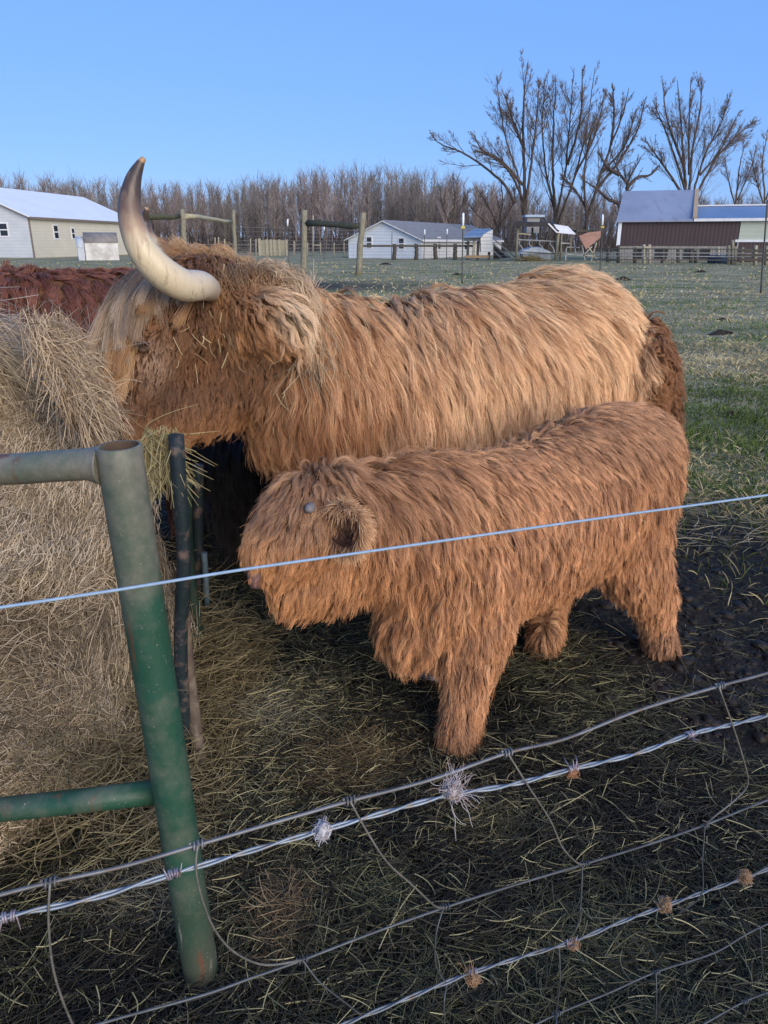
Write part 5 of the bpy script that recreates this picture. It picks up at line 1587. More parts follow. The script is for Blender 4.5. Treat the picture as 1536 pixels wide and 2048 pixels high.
# ------------------------------------------------------------------ farm buildings
def siding(name, c1, c2, period, vertical=True, rough=.6, amt=.35, axis_=None):
    m, nt, b = nodes_of(name)
    w = nd(nt, 'ShaderNodeTexWave'); w.wave_type = 'BANDS'; w.bands_direction = 'X' if vertical else 'Z'
    w.inputs['Scale'].default_value = 1 / period * .314; w.inputs['Distortion'].default_value = 0
    tc = nd(nt, 'ShaderNodeTexCoord'); nt.links.new(tc.outputs['Object'], w.inputs[0])
    c = mixrgb(nt, noise_fac(nt, .8, .3, .7, 6), c1, c2)
    r = nd(nt, 'ShaderNodeMapRange'); r.inputs[1].default_value = 0; r.inputs[2].default_value = .25; r.inputs[3].default_value = amt; r.inputs[4].default_value = 0
    nt.links.new(w.outputs[1], r.inputs[0])
    c = mixrgb(nt, r.outputs[0], c, tuple(np.array(c1) * .45))
    nt.links.new(c, b.inputs['Base Color']); b.inputs['Roughness'].default_value = rough
    bump(nt, b, w.outputs[1], .3, .02)
    return m


def gabled(name, label, cat, A, B, w, ze, zr, wallm, gablem, roofm, trim, over=.25, windows=(), roof_th=.10, group=None):
    """long wall from A to B (ground points, seen side), width w back from it; eave ze, ridge zr"""
    A = np.array([A[0], A[1], 0.0]); B = np.array([B[0], B[1], 0.0])
    u = norm(B - A); n = np.array([-u[1], u[0], 0])
    if n[1] < 0: n = -n
    root = thing(name, label, cat, (A + B) / 2 + n * w / 2, group)
    Z = np.array([0, 0, 1.0]); th = .12
    L = np.linalg.norm(B - A)
    def wall(p, q, z0, z1, mat, nm='wall'):
        m = MB(); m.beam(p + Z * (z0 + z1) / 2, q + Z * (z0 + z1) / 2, th, z1 - z0); return m.build(nm, mat, root)
    wall(A, B, -.1, ze, wallm); wall(A + n * w, B + n * w, -.1, ze, wallm)
    for p, sg in ((A, -1), (B, 1)):
        m = MB(); o = u * sg * .06
        prof = [p, p + n * w, p + n * w + Z * ze, p + n * w / 2 + Z * zr, p + Z * ze]
        vs = [q + o for q in prof] + [q - o for q in prof]
        m.add(vs, [(0, 1, 2, 3, 4), (9, 8, 7, 6, 5)] + [(i, (i + 1) % 5, 5 + (i + 1) % 5, 5 + i) for i in range(5)])
        m.build('gable_wall', gablem, root)
    sl = (zr - ze) / (w / 2)
    for s0, s1 in ((-over, w / 2), (w + over, w / 2)):
        m = MB()
        z0 = ze - over * sl + .10; z1 = zr + .10
        a, b = A - u * over + n * s0, B + u * over + n * s0; c, d = B + u * over + n * s1, A - u * over + n * s1
        vs = [a + Z * z0, b + Z * z0, c + Z * z1, d + Z * z1]; vs += [q - Z * roof_th for q in vs]
        m.add(vs, [(0, 1, 2, 3), (7, 6, 5, 4), (0, 4, 5, 1), (1, 5, 6, 2), (2, 6, 7, 3), (3, 7, 4, 0)])
        m.build('roof', roofm, root)
    if trim is not None:
        m = MB(); zt = ze - over * sl
        m.beam(A - u * over - n * (over + .03) + Z * (zt - .02), B + u * over - n * (over + .03) + Z * (zt - .02), .05, .22)
        m.build('eave_trim', trim, root)
        for p, sg in ((A, -1), (B, 1)):
            for s0 in (-over, w + over):
                m = MB(); e = p + u * sg * (over + .03)
                m.beam(e + n * s0 + Z * (zt + .0), e + n * w / 2 + Z * (zr - .02), .05, .24, up=u); m.build('rake_trim', trim, root)
        for p, sg in ((A, -1), (B, 1)):
            m = MB(); m.beam(p - n * .07 + u * sg * .02 + Z * 0, p - n * .07 + u * sg * .02 + Z * (ze - .12), .14, .10, up=u); m.build('corner_trim', trim, root)
    for face, pos, zc, ww, wh in windows:
        if face == 'long': c = A + u * pos - n * .075; xx, yy = u, n
        else: c = A + n * pos - u * .075; xx, yy = n, u
        m = MB(); m.box(c + Z * zc, (ww + .2, .05, wh + .2), ax=(xx, yy, Z)); f = m.build('window', M_WHITE, root)
        m = MB()
        for s in (-1, 1): m.box(c - yy * .03 + Z * (zc + s * wh * .26), (ww * .92, .03, wh * .42), ax=(xx, yy, Z))
        m.build('pane', M_GLASS, f)
    return root, A, B, u, n


M_WHITE = mat_noise('white_paint', (.70, .71, .72), (.60, .61, .62), 3, .55)
M_GLASS = mat_noise('dark_glass', (.02, .025, .035), (.03, .035, .045), 3, .15)
M_WOODP = mat_noise('weathered_post', (.24, .22, .155), (.15, .14, .105), 6, .85, stretch=(3, 3, .6), c3=(.30, .29, .22), s3=9, bstr=.3)
M_WOODD = mat_noise('dark_weathered_wood', (.085, .075, .06), (.05, .045, .038), 5, .85, stretch=(2, 2, .6))
M_WOODL = mat_noise('pale_wood', (.38, .35, .26), (.28, .25, .18), 5, .8, stretch=(3, 3, .5))
M_STEEL = mat_noise('steel_post', (.05, .055, .05), (.09, .085, .075), 20, .6)
M_TPLAST = mat_noise('white_insulator', (.78, .82, .86), (.70, .74, .8), 5, .5)
M_YPLAST = mat_noise('yellow_insulator', (.55, .42, .06), (.5, .38, .05), 5, .5)
M_FWIRE = mat_noise('fence_wire_grey', (.24, .25, .26), (.16, .17, .18), 5, .6)


def metal_roof(name, c1, c2, c3, seam=.5):
    m, nt, b = nodes_of(name)
    c = mixrgb(nt, noise_fac(nt, .35, .35, .65, 6), c1, c2)
    c = mixrgb(nt, noise_fac(nt, 1.6, .55, .75, 6, stretch=(1, .3, .3)), c, c3)
    nt.links.new(c, b.inputs['Base Color']); b.inputs['Roughness'].default_value = .5; b.inputs['Metallic'].default_value = .05
    return m


def build_buildings():
    R = np.random.RandomState(9)
    cream = siding('cream_siding', (.62, .58, .46), (.55, .52, .42), .30, False, amt=.15)
    gable_shaded = siding('shaded_gable_siding', (.52, .55, .58), (.44, .47, .50), .30, False, amt=.15)  # gable copy of the siding, blue shade put into its colour
    # long barn on the left
    A = P(55, 432, 76); B = P(272, 445, 100)
    gabled('long_barn', 'long cream sided barn with a pale metal roof, partly behind the horn', 'barn', A, B, 13.5, A[2], A[2] + 2.9, cream, gable_shaded,
           metal_roof('pale_metal_roof', (.80, .82, .82), (.74, .76, .77), (.70, .73, .75)), mat_noise('brown_trim', (.16, .13, .105), (.20, .165, .14), 4, .7), over=.35,
           windows=(('long', 4.6, 2.4, .75, 1.25), ('long', 8.0, 2.3, .5, 1.0), ('gable', 2.6, 2.55, .8, 1.15)))
    # small arched hut in front of it
    c = P(190, 500, 66); c[2] = 0
    root = thing('arched_hut', 'small white arched calf hut with a grey cover in front of the long barn', 'hut', c)
    u = norm(np.array([.93, .38, 0])); n = np.array([-u[1], u[0], 0]); Z = np.array([0, 0, 1.0])
    def arch(r, x0, x1, base):
        m = MB(); S = 14; vs = []
        for x in (x0, x1):
            for k in range(S + 1):
                a = math.pi * k / S; vs.append(c + u * x + n * math.cos(a) * r + Z * (base + math.sin(a) * r * .75))
        m.add(vs, [(k, k + 1, S + 2 + k, S + 1 + k) for k in range(S)] + [tuple(range(S + 1)), tuple(range(2 * S + 1, S, -1))], True)
        return m
    m = MB(); m.box(c + u * .5 + Z * .7, (2.6, 2.0, 1.4), ax=(u, n, Z)); m.build('hut_wall', mat_noise('dirty_white', (.62, .62, .60), (.38, .37, .34), 1.2, .7), root)
    arch(1.08, -.8, 1.85, 1.38).build('cover', mat_noise('grey_tarp', (.16, .15, .145), (.24, .22, .21), 2, .7), root)
    arch(1.15, -1.4, -.85, 1.0).build('end_cap', mat_noise('milky_plastic', (.46, .50, .54), (.38, .42, .46), 2, .4), root)
    m = MB(); m.box(c - u * 1.13 + Z * .5, (.5, 2.2, 1.0), ax=(u, n, Z)); m.build('end_panel', mat_noise('milky_panel', (.44, .48, .52), (.36, .40, .45), 2, .5), root)
    # small white barn in the middle
    A = P(842, 478, 71); B = P(1000, 488, 92)
    wh = siding('white_siding', (.66, .66, .64), (.58, .58, .56), .25, False, amt=.15); wh_shaded = siding('white_siding_shaded', (.60, .65, .70), (.52, .57, .63), .25, False, amt=.15)  # second siding is the gable's, tinted bluish to paint in its shade
    gabled('small_white_barn', 'small white gabled barn with a grey shingle roof behind the pasture fence', 'barn', A, B, 7.4, A[2], A[2] + 1.55, wh, wh_shaded,
           mat_noise('grey_shingle', (.18, .18, .185), (.25, .25, .255), 2, .8, c3=(.14, .14, .15), s3=8), M_WHITE, over=.3,
           windows=(('gable', 1.9, 1.3, .5, .9), ('gable', 5.2, 1.4, .5, .95), ('long', 4.2, 1.3, .6, 1.0), ('long', 11.5, 1.2, .6, 1.0)))
    # lean-to shed with chute
    c = G(962, 520)
    root = thing('lean_to_shed', 'narrow white lean-to shed on legs with a blue sloping roof beside the small white barn', 'shed', c)
    y = c[1]
    def rect(x0, y0, x1, y1, Y, d, mat, nm, skew=0):
        a, b = P(x0, y1, Y), P(x1, y0, Y)
        m = MB(); m.box(((a[0] + b[0]) / 2, Y + d / 2, (a[2] + b[2]) / 2), (abs(b[0] - a[0]), d, abs(b[2] - a[2]))); return m.build(nm, mat, root)
    q = [P(961, 472, y), P(986, 459, y), P(983, 504, y), P(962, 504, y)]
    m = MB(); vs = q + [p_ + np.array([0, .9, 0]) for p_ in q]
    m.add(vs, [(0, 1, 2, 3), (7, 6, 5, 4)] + [(i, (i + 1) % 4, 4 + (i + 1) % 4, 4 + i) for i in range(4)]); m.build('wall', wh, root)
    a0, a1 = P(927, 473, y - .5), P(990, 455, y - .5); a2, a3 = P(990, 455, y + 1.4), P(927, 473, y + 1.4)
    m = MB(); vs = [P(927, 473, y - .4), P(962, 472, y - .5), P(990, 456, y - .4), P(955, 456.5, y - .3)]
    vs = [vs[0], vs[1], vs[1] + (P(988, 456, y) - P(961, 472, y)), vs[0] + (P(988, 456, y) - P(961, 472, y))]
    vs[2][1] += 2.2; vs[3][1] += 2.2; vs += [v - np.array([0, 0, .12]) for v in vs]
    m.add(vs, [(0, 1, 2, 3), (7, 6, 5, 4), (0, 4, 5, 1), (1, 5, 6, 2), (2, 6, 7, 3), (3, 7, 4, 0)])
    m.build('roof', mat_noise('blue_metal', (.13, .20, .32), (.18, .26, .38), 2, .4), root)
    rect(928, 474, 961, 482, y + .2, .4, mat_noise('grey_blue_board', (.16, .19, .22), (.22, .25, .28), 3, .7), 'beam')
    for x in (936, 948, 956, 979): rect(x - 3, 482, x + 3, 519, y + .3, .3, M_WOODD if x != 948 else M_WOODL, 'leg')
    rect(930, 511, 978, 516, y + .1, .3, mat_noise('tan_board', (.34, .24, .14), (.28, .2, .12), 3, .8), 'floor_board')
    # sloped cattle chute rails
    root2 = thing('loading_chute', 'dark sloping chute rails running down to the right of the lean-to shed', 'chute', G(1005, 520))
    for a, b in (((986, 477), (1030, 514)), ((986, 487), (1020, 517)), ((985, 500), (1005, 518))):
        m = MB(); m.beam(P(*a, y + .4), P(*b, y + .4), .08, .10); m.build('rail', M_FWIRE, root2)
    m = MB(); q = [P(987, 488, y + .8), P(1022, 515, y + .8), P(987, 519, y + .8)]; vs = q + [p_ + np.array([0, .15, 0]) for p_ in q]
    m.add(vs, [(0, 1, 2), (5, 4, 3), (0, 1, 4, 3), (1, 2, 5, 4), (2, 0, 3, 5)]); m.build('side_panel', M_WOODD, root2)

    # brown barn with blue roofs
    brown = siding('brown_steel_siding', (.050, .030, .030), (.062, .040, .038), .26, True, .55, .45)
    u = norm(np.array([math.cos(math.radians(-20)), math.sin(math.radians(-20)), 0])); n = np.array([-u[1], u[0], 0]); Z = np.array([0, 0, 1.0])
    A = P(1243, 440, 62); ze = A[2]; A[2] = 0
    def atx(px):        # distance along the wall where it crosses a picture column
        lo, hi = 0, 40
        for _ in range(50):
            mid = (lo + hi) / 2; q = A + u * mid + Z * 2 - C0
            x = 768 + F * (q @ RT) / (q @ FWD)
            lo, hi = (mid, hi) if x < px else (lo, mid)
        return lo
    L1, L2, L3 = atx(1383), atx(1478), atx(1560)
    root = thing('brown_barn', 'long dark brown steel barn with blue grey metal roofs and a stone foundation', 'barn', A + u * L1 / 2 + n * 3)
    zf = 1.15
    m = MB(); m.beam(A + Z * (zf + ze) / 2, A + u * L2 + Z * (zf + ze) / 2, .14, ze - zf); m.build('wall', brown, root)
    stone = mat_noise('foundation_stone', (.30, .28, .25), (.20, .19, .175), 3, .85, c3=(.36, .34, .30), s3=8)
    m = MB(); m.beam(A - n * -.05 + Z * (zf - .2) / 2, A + n * .05 + u * L2 + Z * (zf - .2) / 2, .16, zf + .2); m.build('foundation', stone, root)
    for p0, wd in ((L1 * .33, .8), (L1 * .62, .9), (L1 * 1.0, .7), (L1 * 1.22, .7)):
        m = MB(); m.box(A + u * p0 - n * .06 + Z * .6, (wd, .08, .75), ax=(u, n, Z)); m.build('opening', mat_noise('dark_opening', (.02, .02, .022), (.03, .03, .03), 3, .8), root)
    m = MB(); m.beam(A + u * L2 + Z * 1.3, A + u * L3 + Z * 1.3, .14, 2.7); m.build('wall', brown, root)
    m = MB(); zz = ze - 1.45; m.beam(A + u * (L2 + .02) - n * .02 + Z * (ze + zz) / 2, A + u * L3 - n * .02 + Z * (ze + zz) / 2, .14, ze - zz); m.build('cream_panel', siding('cream_green_panel', (.42, .46, .38), (.38, .42, .35), .3, False, amt=.1), root)
    m = MB(); m.beam(A + u * (L2 - .2) - n * .14 + Z * (zz - .08), A + u * L3 - n * .14 + Z * (zz - .08), .08, .18); m.build('track_rail', M_WHITE, root)
    m = MB(); m.beam(A + u * L2 - n * .12 + Z * 0, A + u * L2 - n * .12 + Z * (zz - .2), .10, .10); m.build('downspout', M_FWIRE, root)
    m = MB(); m.beam(A - u * .06 - n * .10 + Z * zf, A - u * .06 - n * .10 + Z * (ze - .15), .26, .10, up=n); m.build('corner_trim', M_TPLAST, root)
    W = 5.0; w2 = 3.6; zr = P(1330, 382, 62 + W * .94)[2]; zr2 = P(1450, 411, 62 + w2 * .8 - 3)[2]
    R1 = metal_roof('worn_metal_roof', (.28, .31, .39), (.23, .255, .33), (.18, .19, .23)); R2 = metal_roof('blue_metal_roof', (.15, .235, .38), (.125, .20, .33), (.17, .25, .40))
    def slope(l0, l1, o0, z0, w_, z1, mat, nm='roof', s0=0., s1=0.):
        m = MB(); vs = [A + u * l0 - n * o0 + Z * z0, A + u * l1 - n * o0 + Z * z0, A + u * (l1 + s1) + n * w_ + Z * z1, A + u * (l0 + s0) + n * w_ + Z * z1]
        vs += [v - Z * .12 for v in vs]
        m.add(vs, [(0, 1, 2, 3), (7, 6, 5, 4), (0, 4, 5, 1), (1, 5, 6, 2), (2, 6, 7, 3), (3, 7, 4, 0)]); return m.build(nm, mat, root)
    slope(-.35, L1, .4, ze - .05, W, zr, R1); slope(-.35, L1, -2 * W - .4, ze - .05, W, zr, R1)
    slope(L1 + .03, L3, .35, ze + .0, w2, zr2, R2); slope(L1 + .03, L3, -2 * w2, ze, w2, zr2, R2)
    m = MB(); m.beam(A + u * (L1 + .04) - n * .40 + Z * (ze - .06), A + u * L3 - n * .40 + Z * (ze - .06), .07, .20); m.build('gutter', M_WHITE, root)
    m = MB(); m.beam(A + u * (L1 + .1) + n * w2 + Z * (zr2 + .05), A + u * L3 + n * w2 + Z * (zr2 + .05), .3, .10); m.build('ridge_cap', M_WHITE, root)
    for l, mt in ((L1 - .10, mat_noise('warm_lit_gable', (.42, .30, .19), (.36, .26, .17), 3, .8)), (0.0, brown)):  # right gable has warm low light painted into its tan
        m = MB(); pr = [A + u * l + Z * zf, A + u * l + n * 2 * W + Z * zf, A + u * l + n * 2 * W + Z * (ze - .15), A + u * l + n * W + Z * (zr - .15), A + u * l + Z * (ze - .15)]
        vs = [q - u * .05 for q in pr] + [q + u * .05 for q in pr]
        m.add(vs, [(0, 1, 2, 3, 4), (9, 8, 7, 6, 5)] + [(i, (i + 1) % 5, 5 + (i + 1) % 5, 5 + i) for i in range(5)]); m.build('gable_wall', mt, root)
    # rake board of the tall part (tan colour carries the warm light on its right edge)
    m = MB(); m.beam(A + u * (L1 + .08) - n * .36 + Z * (ze + .12), A + u * (L1 + .08) + n * W + Z * (zr - .02), .16, .30, up=u); m.build('rake_board', mat_noise('warm_lit_board_edge', (.45, .34, .22), (.38, .28, .18), 3, .8), root)

    # hay shelter of poles with curled metal roof
    c = G(1095, 522); y = c[1]
    root = thing('pole_shelter', 'open pole shelter with a bent dark metal roof, white at its right end', 'shelter', c)
    def pole(x, y0, y1, Y, r=.09, mat=M_WOODP): 
        m = MB(); a, b = P(x[0], y0, Y), P(x[1], y1, Y); m.tube([b, a], r, 8); m.build('pole', mat, root)
    pole((1036, 1032), 452, 521, y); pole((1065, 1063), 455, 517, y + 2.2); pole((1117, 1111), 464, 524, y - .3, .12); pole((1142, 1140), 467, 505, y + 2.2); pole((1123, 1121), 468, 520, y + 2)
    prof = [(1027, 447.5), (1060, 449.5), (1097, 448), (1104, 452), (1110, 461), (1116, 465)]
    m = MB(); vs = []
    for x, yy in prof: vs.append(P(x, yy, y - .6))
    for x, yy in prof: q = P(x, yy, y - .6); vs.append(q + np.array([.9, 3.0, .12]))
    k = len(prof); m.add(vs, [(i, i + 1, k + i + 1, k + i) for i in range(k - 1)])
    o = m.build('roof', mat_noise('dark_underside', (.018, .018, .02), (.04, .04, .043), 2, .7), root); s = o.modifiers.new('t', 'SOLIDIFY'); s.thickness = .32; s.offset = 0
    m = MB(); vs = [P(1096, 446.5, y - .7), P(1136, 452.5, y + .6), P(1151, 467.5, y + .6), P(1113, 464, y - .7)]
    m.add(vs + [v - np.array([0, 0, .06]) for v in vs], [(0, 1, 2, 3), (7, 6, 5, 4), (0, 4, 5, 1), (1, 5, 6, 2), (2, 6, 7, 3), (3, 7, 4, 0)]); m.build('roof_sheet', mat_noise('white_corrugated', (.62, .64, .67), (.50, .52, .56), 2, .5), root)
    for a, b in (((1150, 462), (1176, 462)),):
        m = MB(); m.box((P(a[0], a[1], y + 2) + P(b[0], b[1], y + 2)) / 2, (1.2, 1.6, .16)); m.build('roof_extension', M_WOODD, root)
    for a, b, mt in (((1036, 467), (1062, 469), M_WOODL), ((1034, 479), (1118, 483), M_FWIRE), ((1034, 503), (1118, 508), M_STEEL)):
        m = MB(); m.beam(P(*a, y + .1), P(*b, y + .1), .06, .09); m.build('rail', mt, root)
    for x in (1040, 1060, 1081, 1102):        # curved feed-rail tubes
        m = MB(); m.tube(catmull([P(x, 482, y + .9), P(x - 2, 488, y + .9), P(x + 4, 495, y + .9), P(x + 7, 506, y + .9)], 10), .035, 6); m.build('feed_tube', mat_noise('pale_tube', (.5, .54, .58), (.4, .44, .48), 3, .5), root)
    # raised box behind it
    c2 = G(1070, 519)
    root3 = thing('raised_box', 'small grey box on posts with a flat blue roof behind the pole shelter', 'box blind', c2)
    Yb = y + 5
    a, b = P(1053, 466, Yb), P(1080, 435, Yb)
    m = MB(); m.box(((a[0] + b[0]) / 2, Yb + .6, (a[2] + b[2]) / 2), (b[0] - a[0], 1.2, b[2] - a[2])); m.build('wall', mat_noise('grey_board', (.22, .22, .22), (.28, .28, .28), 2, .8), root3)
    a, b = P(1050, 434, Yb), P(1089, 430, Yb)
    m = MB(); m.box(((a[0] + b[0]) / 2, Yb + .6, (a[2] + b[2]) / 2), (b[0] - a[0], 1.7, .18)); m.build('roof', mat_noise('blue_cap', (.26, .34, .46), (.32, .40, .50), 2, .4), root3)
    for x in (1054, 1079):
        m = MB(); q = P(x, 466, Yb + .6); m.beam((q[0], q[1], 0), q, .12, .12); m.build('leg', M_WOODD, root3)
    # white covered trailer inside the shelter
    c3 = G(1073, 520); Yt = y + 1.4
    root4 = thing('covered_trailer', 'pale blue white covered cart under the pole shelter', 'cart', c3)
    m = MB(); pr = [(1040, 507), (1050, 500), (1066, 495), (1082, 495), (1096, 501), (1106, 507)]
    vs = [P(x, yy, Yt) for x, yy in pr]; vs += [v + np.array([0, 1.5, .05]) for v in vs]; k = len(pr)
    m.add(vs, [(i, i + 1, k + i + 1, k + i) for i in range(k - 1)] + [tuple(range(k)), tuple(range(2 * k - 1, k - 1, -1)), (0, k, 2 * k - 1, k - 1)]); m.build('cover', mat_noise('pale_blue_tarp', (.52, .60, .70), (.44, .52, .62), 2, .5), root4)
    a, b = P(1043, 519, Yt), P(1104, 507, Yt)
    m = MB(); m.box(((a[0] + b[0]) / 2, Yt + .75, (a[2] + b[2]) / 2), (b[0] - a[0] - .2, 1.3, b[2] - a[2] - .02)); m.build('body', mat_noise('grey_cart', (.30, .33, .37), (.22, .25, .28), 2, .7), root4)
    # hay heap at the shelter
    q = G(1059, 522); rng = np.random.RandomState(1); nn = 900
    p = q + rng.normal(size=(nn, 3)) * np.array([.45, .3, .0]); p[:, 2] = np.abs(rng.normal(size=nn)) * .16
    qq = stems(p, rng.uniform(0, 6.28, nn), rng.uniform(.1, .35, nn), rng.normal(size=nn) * .5, rng.normal(size=nn) * .1)
    tag(curves_obj('hay_pile', qq, np.full((nn, 4), .014), lerp3((.14, .12, .05), (.24, .2, .1), rng.random_sample(nn)), M_STRAW), 'small heap of brownish hay under the pole shelter', 'hay')
    # tilted reddish panel
    Yp = y - 2.5
    root5 = thing('tipped_panel', 'rusty pink board panel standing on its corner between the shelter and a steel post', 'panel', P(1172, 498, Yp) * np.array([1, 1, 0]))
    m = MB(); q = [P(1158, 472, Yp), P(1176, 465, Yp), P(1202, 462, Yp), P(1201, 475, Yp), P(1172, 499, Yp)]; vs = q + [v + np.array([0, .08, 0]) for v in q]
    m.add(vs, [(0, 1, 2, 3, 4), (9, 8, 7, 6, 5)] + [(i, (i + 1) % 5, 5 + (i + 1) % 5, 5 + i) for i in range(5)]); m.build('board', mat_noise('faded_red_board', (.36, .21, .165), (.28, .16, .125), 1.5, .8, stretch=(.6, 1, 3), c3=(.20, .12, .10), s3=5), root5)
    for a, b in (((1163, 473), (1170, 521)), ((1193, 485), (1188, 524))):
        m = MB(); m.beam(P(*a, Yp + .15), G(b[0], b[1]) * np.array([1, 0, 1]) + np.array([0, Yp + .15, 0]), .09, .09); m.build('support', M_WOODL, root5)
    # cluster of pen panels left of the panel
    root6 = thing('pen_gate', 'pale battered metal pen gate between the shelter and the tipped panel', 'gate', G(1148, 522))
    for a, b in (((1132, 494), (1160, 495)), ((1132, 508), (1188, 512)), ((1133, 493), (1131, 521)), ((1148, 480), (1152, 512)), ((1164, 490), (1170, 520)), ((1122, 486), (1140, 487)), ((1166, 512), (1184, 493))):
        m = MB(); m.beam(P(*a, y - 1.2), P(*b, y - 1.2), .07, .08); m.build('bar', mat_noise('pale_gate_bar', (.42, .42, .40), (.32, .32, .30), 3, .6), root6)

    # blue tub by the brown barn
    c = G(1441, 527)
    m = MB(); m.tube([c + (0, 0, .02), c + (0, 0, .5), c + (0, 0, .55), c + (0, 0, .53), c + (0, 0, .12)], [.85, .98, 1.0, .92, .85], 20)
    tag(m.build('water_tub', mat_noise('blue_plastic', (.035, .07, .16), (.05, .09, .19), 2, .5)), 'blue round water tub by the fence in front of the brown barn', 'water tub')


# ------------------------------------------------------------------ fences of the pasture
def build_far_fences():
    def post(name, label, cat, x0, y0, x1, y1, r, mat, group, Y=None, sides=10):
        """post from its top (x0,y0) to its foot (x1,y1) in the picture"""
        f = G(x1, y1) if Y is None else P(x1, y1, Y)
        t = P(x0, y0, f[1]); f = f.copy(); f[2] = -.05
        root = thing(name, label, cat, f * np.array([1, 1, 0]), group)
        m = MB(); c = np.array([f + (t - f) * k for k in np.linspace(0, 1, 7)]); c[1:-1, 0] += np.random.RandomState(int(x0)).normal(size=5) * r * .12
        m.tube(c, np.full(7, r) * np.linspace(1.08, .95, 7), sides); m.build('shaft', mat, root)
        return root, f, t
    wp = 'big wooden brace posts in the pasture'
    _, a0, a1 = post('fence_post', 'weathered wooden post between the mossy rail and the pale rail, above the cow head', 'fence post', 364, 418, 372, 548, .13, M_WOODP, wp)
    _, b0, b1 = post('fence_post', 'weathered wooden post at the right end of the pale sloping rail', 'fence post', 467, 420, 471, 532, .12, M_WOODP, wp)
    _, c0, c1 = post('fence_post', 'weathered wooden post at the left end of the dark rail', 'fence post', 609, 420, 607, 549, .14, M_WOODP, wp)
    _, d0, d1 = post('fence_post', 'weathered wooden post at the right end of the dark rail, leaning slightly left', 'fence post', 727, 425, 716, 551, .14, M_WOODP, wp)
    _, e0, e1 = post('fence_post', 'weathered wooden post hidden mostly behind the long horn', 'fence post', 268, 430, 270, 560, .13, M_WOODP, wp)
    def rail(label, a, b, r, mat):
        m = MB(); c = np.linspace(a, b, 6); c[1:-1, 2] += np.random.RandomState(3).normal(size=4) * .02
        m.tube(c, np.linspace(r * 1.05, r * .95, 6), 9); tag(m.build('brace_rail', mat), label, 'rail', 'round rails between the brace posts')
    def at(x, y, f, t=0): return P(x, y, f[1])
    mossy = mat_noise('mossy_rail', (.065, .068, .03), (.11, .105, .05), 8, .9)
    rail('mossy dark round rail running left from the post above the cow head', at(272, 437, e0), at(360, 432, a0) - np.array([.06, 0, 0]), .11, mossy)
    rail('pale round rail sloping down to the right between two weathered posts', at(369, 432, a0) + np.array([.08, 0, 0]), at(463, 443, b0), .10, mat_noise('pale_mossy_rail', (.30, .28, .17), (.42, .39, .28), 6, .85))
    rail('dark green round rail between the two tallest wooden posts', at(612, 447, c0), at(722, 451, d0), .13, mat_noise('dark_green_rail', (.035, .042, .032), (.05, .055, .045), 8, .85))
    # steel T posts with plastic caps
    tg = 'thin steel fence posts with white caps'
    tl = [(926, 448, 924, 567, 'thin steel post with a tall white cap behind the back of the big cow', .024, 22), (1205, 447, 1200, 545, 'thin steel post with a tall white cap beside the tipped red panel', .026, 18),
          (1535, 400, 1522, 586, 'leaning steel post cut by the right edge of the view', .024, 0), (575, 450, 577, 527, 'thin steel post with a white cap left of the tallest wooden posts', .030, 12),
          (648, 459, 648, 522, 'thin steel post with a white cap under the dark rail', .030, 6), (849, 468, 848, 519, 'thin steel post with a white cap before the white barn corner', .035, 9),
          (894, 467, 893, 519, 'thin steel post with a white cap before the white barn long wall', .035, 9), (784, 465, 783, 519, 'thin steel post in front of the gable of the small white barn', .035, 0)]
    for x0, y0, x1, y1, lab, r, capy in tl:
        root, f, t = post('steel_post', lab, 'steel post', x0, y0, x1, y1, r, M_STEEL, tg, sides=6)
        if capy:
            tp = P(x0 + .5, y0 - capy, f[1]); m = MB(); m.tube([t - np.array([0, 0, .08]), t + (tp - t) * .5, tp], [r * 1.7, r * 1.9, r * 1.6], 8); m.build('cap', M_TPLAST, root)
        if capy > 15:
            q = P(x0, y0 + 7, f[1]); m = MB(); m.box(q, (.14, .10, .07)); m.build('insulator', M_YPLAST, root)
    # posts and rails of the dark fence before the white barn
    g = 'dark wooden posts in front of the small white barn'
    labs = ['dark wooden post left of the white barn corner, first from the left', 'dark wooden post at the corner of the small white barn', 'dark wooden post under the long wall of the small white barn', 'dark wooden post right of the barn window, near the lean-to shed']
    ft = []
    for (x, lab) in zip((789, 832.5, 870.5, 910), labs):
        root, f, t = post('board_fence_post', lab, 'fence post', x, 487.5, x, 519.5, .19, M_WOODD, g, sides=6); ft.append(f)
    m = MB(); z = P(832, 492, ft[1][1])[2]
    for a, b in zip(ft[:-1], ft[1:]): m.beam(a * (1, 1, 0) + (0, -.2, z), b * (1, 1, 0) + (0, -.2, z), .06, .16)
    l = ft[0] + np.array([-3.2, 0, 0]); m.beam(l * (1, 1, 0) + (0, -.2, z), ft[0] * (1, 1, 0) + (0, -.2, z), .06, .16)
    r = ft[-1] + np.array([1.5, 0, 0]); m.beam(ft[-1] * (1, 1, 0) + (0, -.2, z), r * (1, 1, 0) + (0, -.2, z), .06, .16)
    tag(m.build('fence_rail', M_WOODD), 'dark straight top rail across the front of the small white barn', 'rail')
    # board panel far left of centre
    c = G(547, 512); y = c[1]
    root = thing('board_windbreak', 'yellowish board windbreak with pale upright boards, left of the tallest wooden posts', 'windbreak', c)
    a, b = P(520, 511, y), P(574, 480, y)
    m = MB(); m.box(((a[0] + b[0]) / 2, y + .1, (a[2] + b[2]) / 2), (b[0] - a[0], .08, b[2] - a[2])); m.build('panel', mat_noise('grey_yellow_board', (.30, .28, .18), (.22, .22, .16), 1.5, .8), root)
    for x in (519.5, 534, 542, 549, 559, 573.5):
        m = MB(); a, b = P(x - 1.6, 511.5, y), P(x + 1.6, 477 if x < 530 else 479, y); m.box(((a[0] + b[0]) / 2, y, (a[2] + b[2]) / 2), (b[0] - a[0], .10, b[2] - a[2])); m.build('upright', M_WOODL, root)
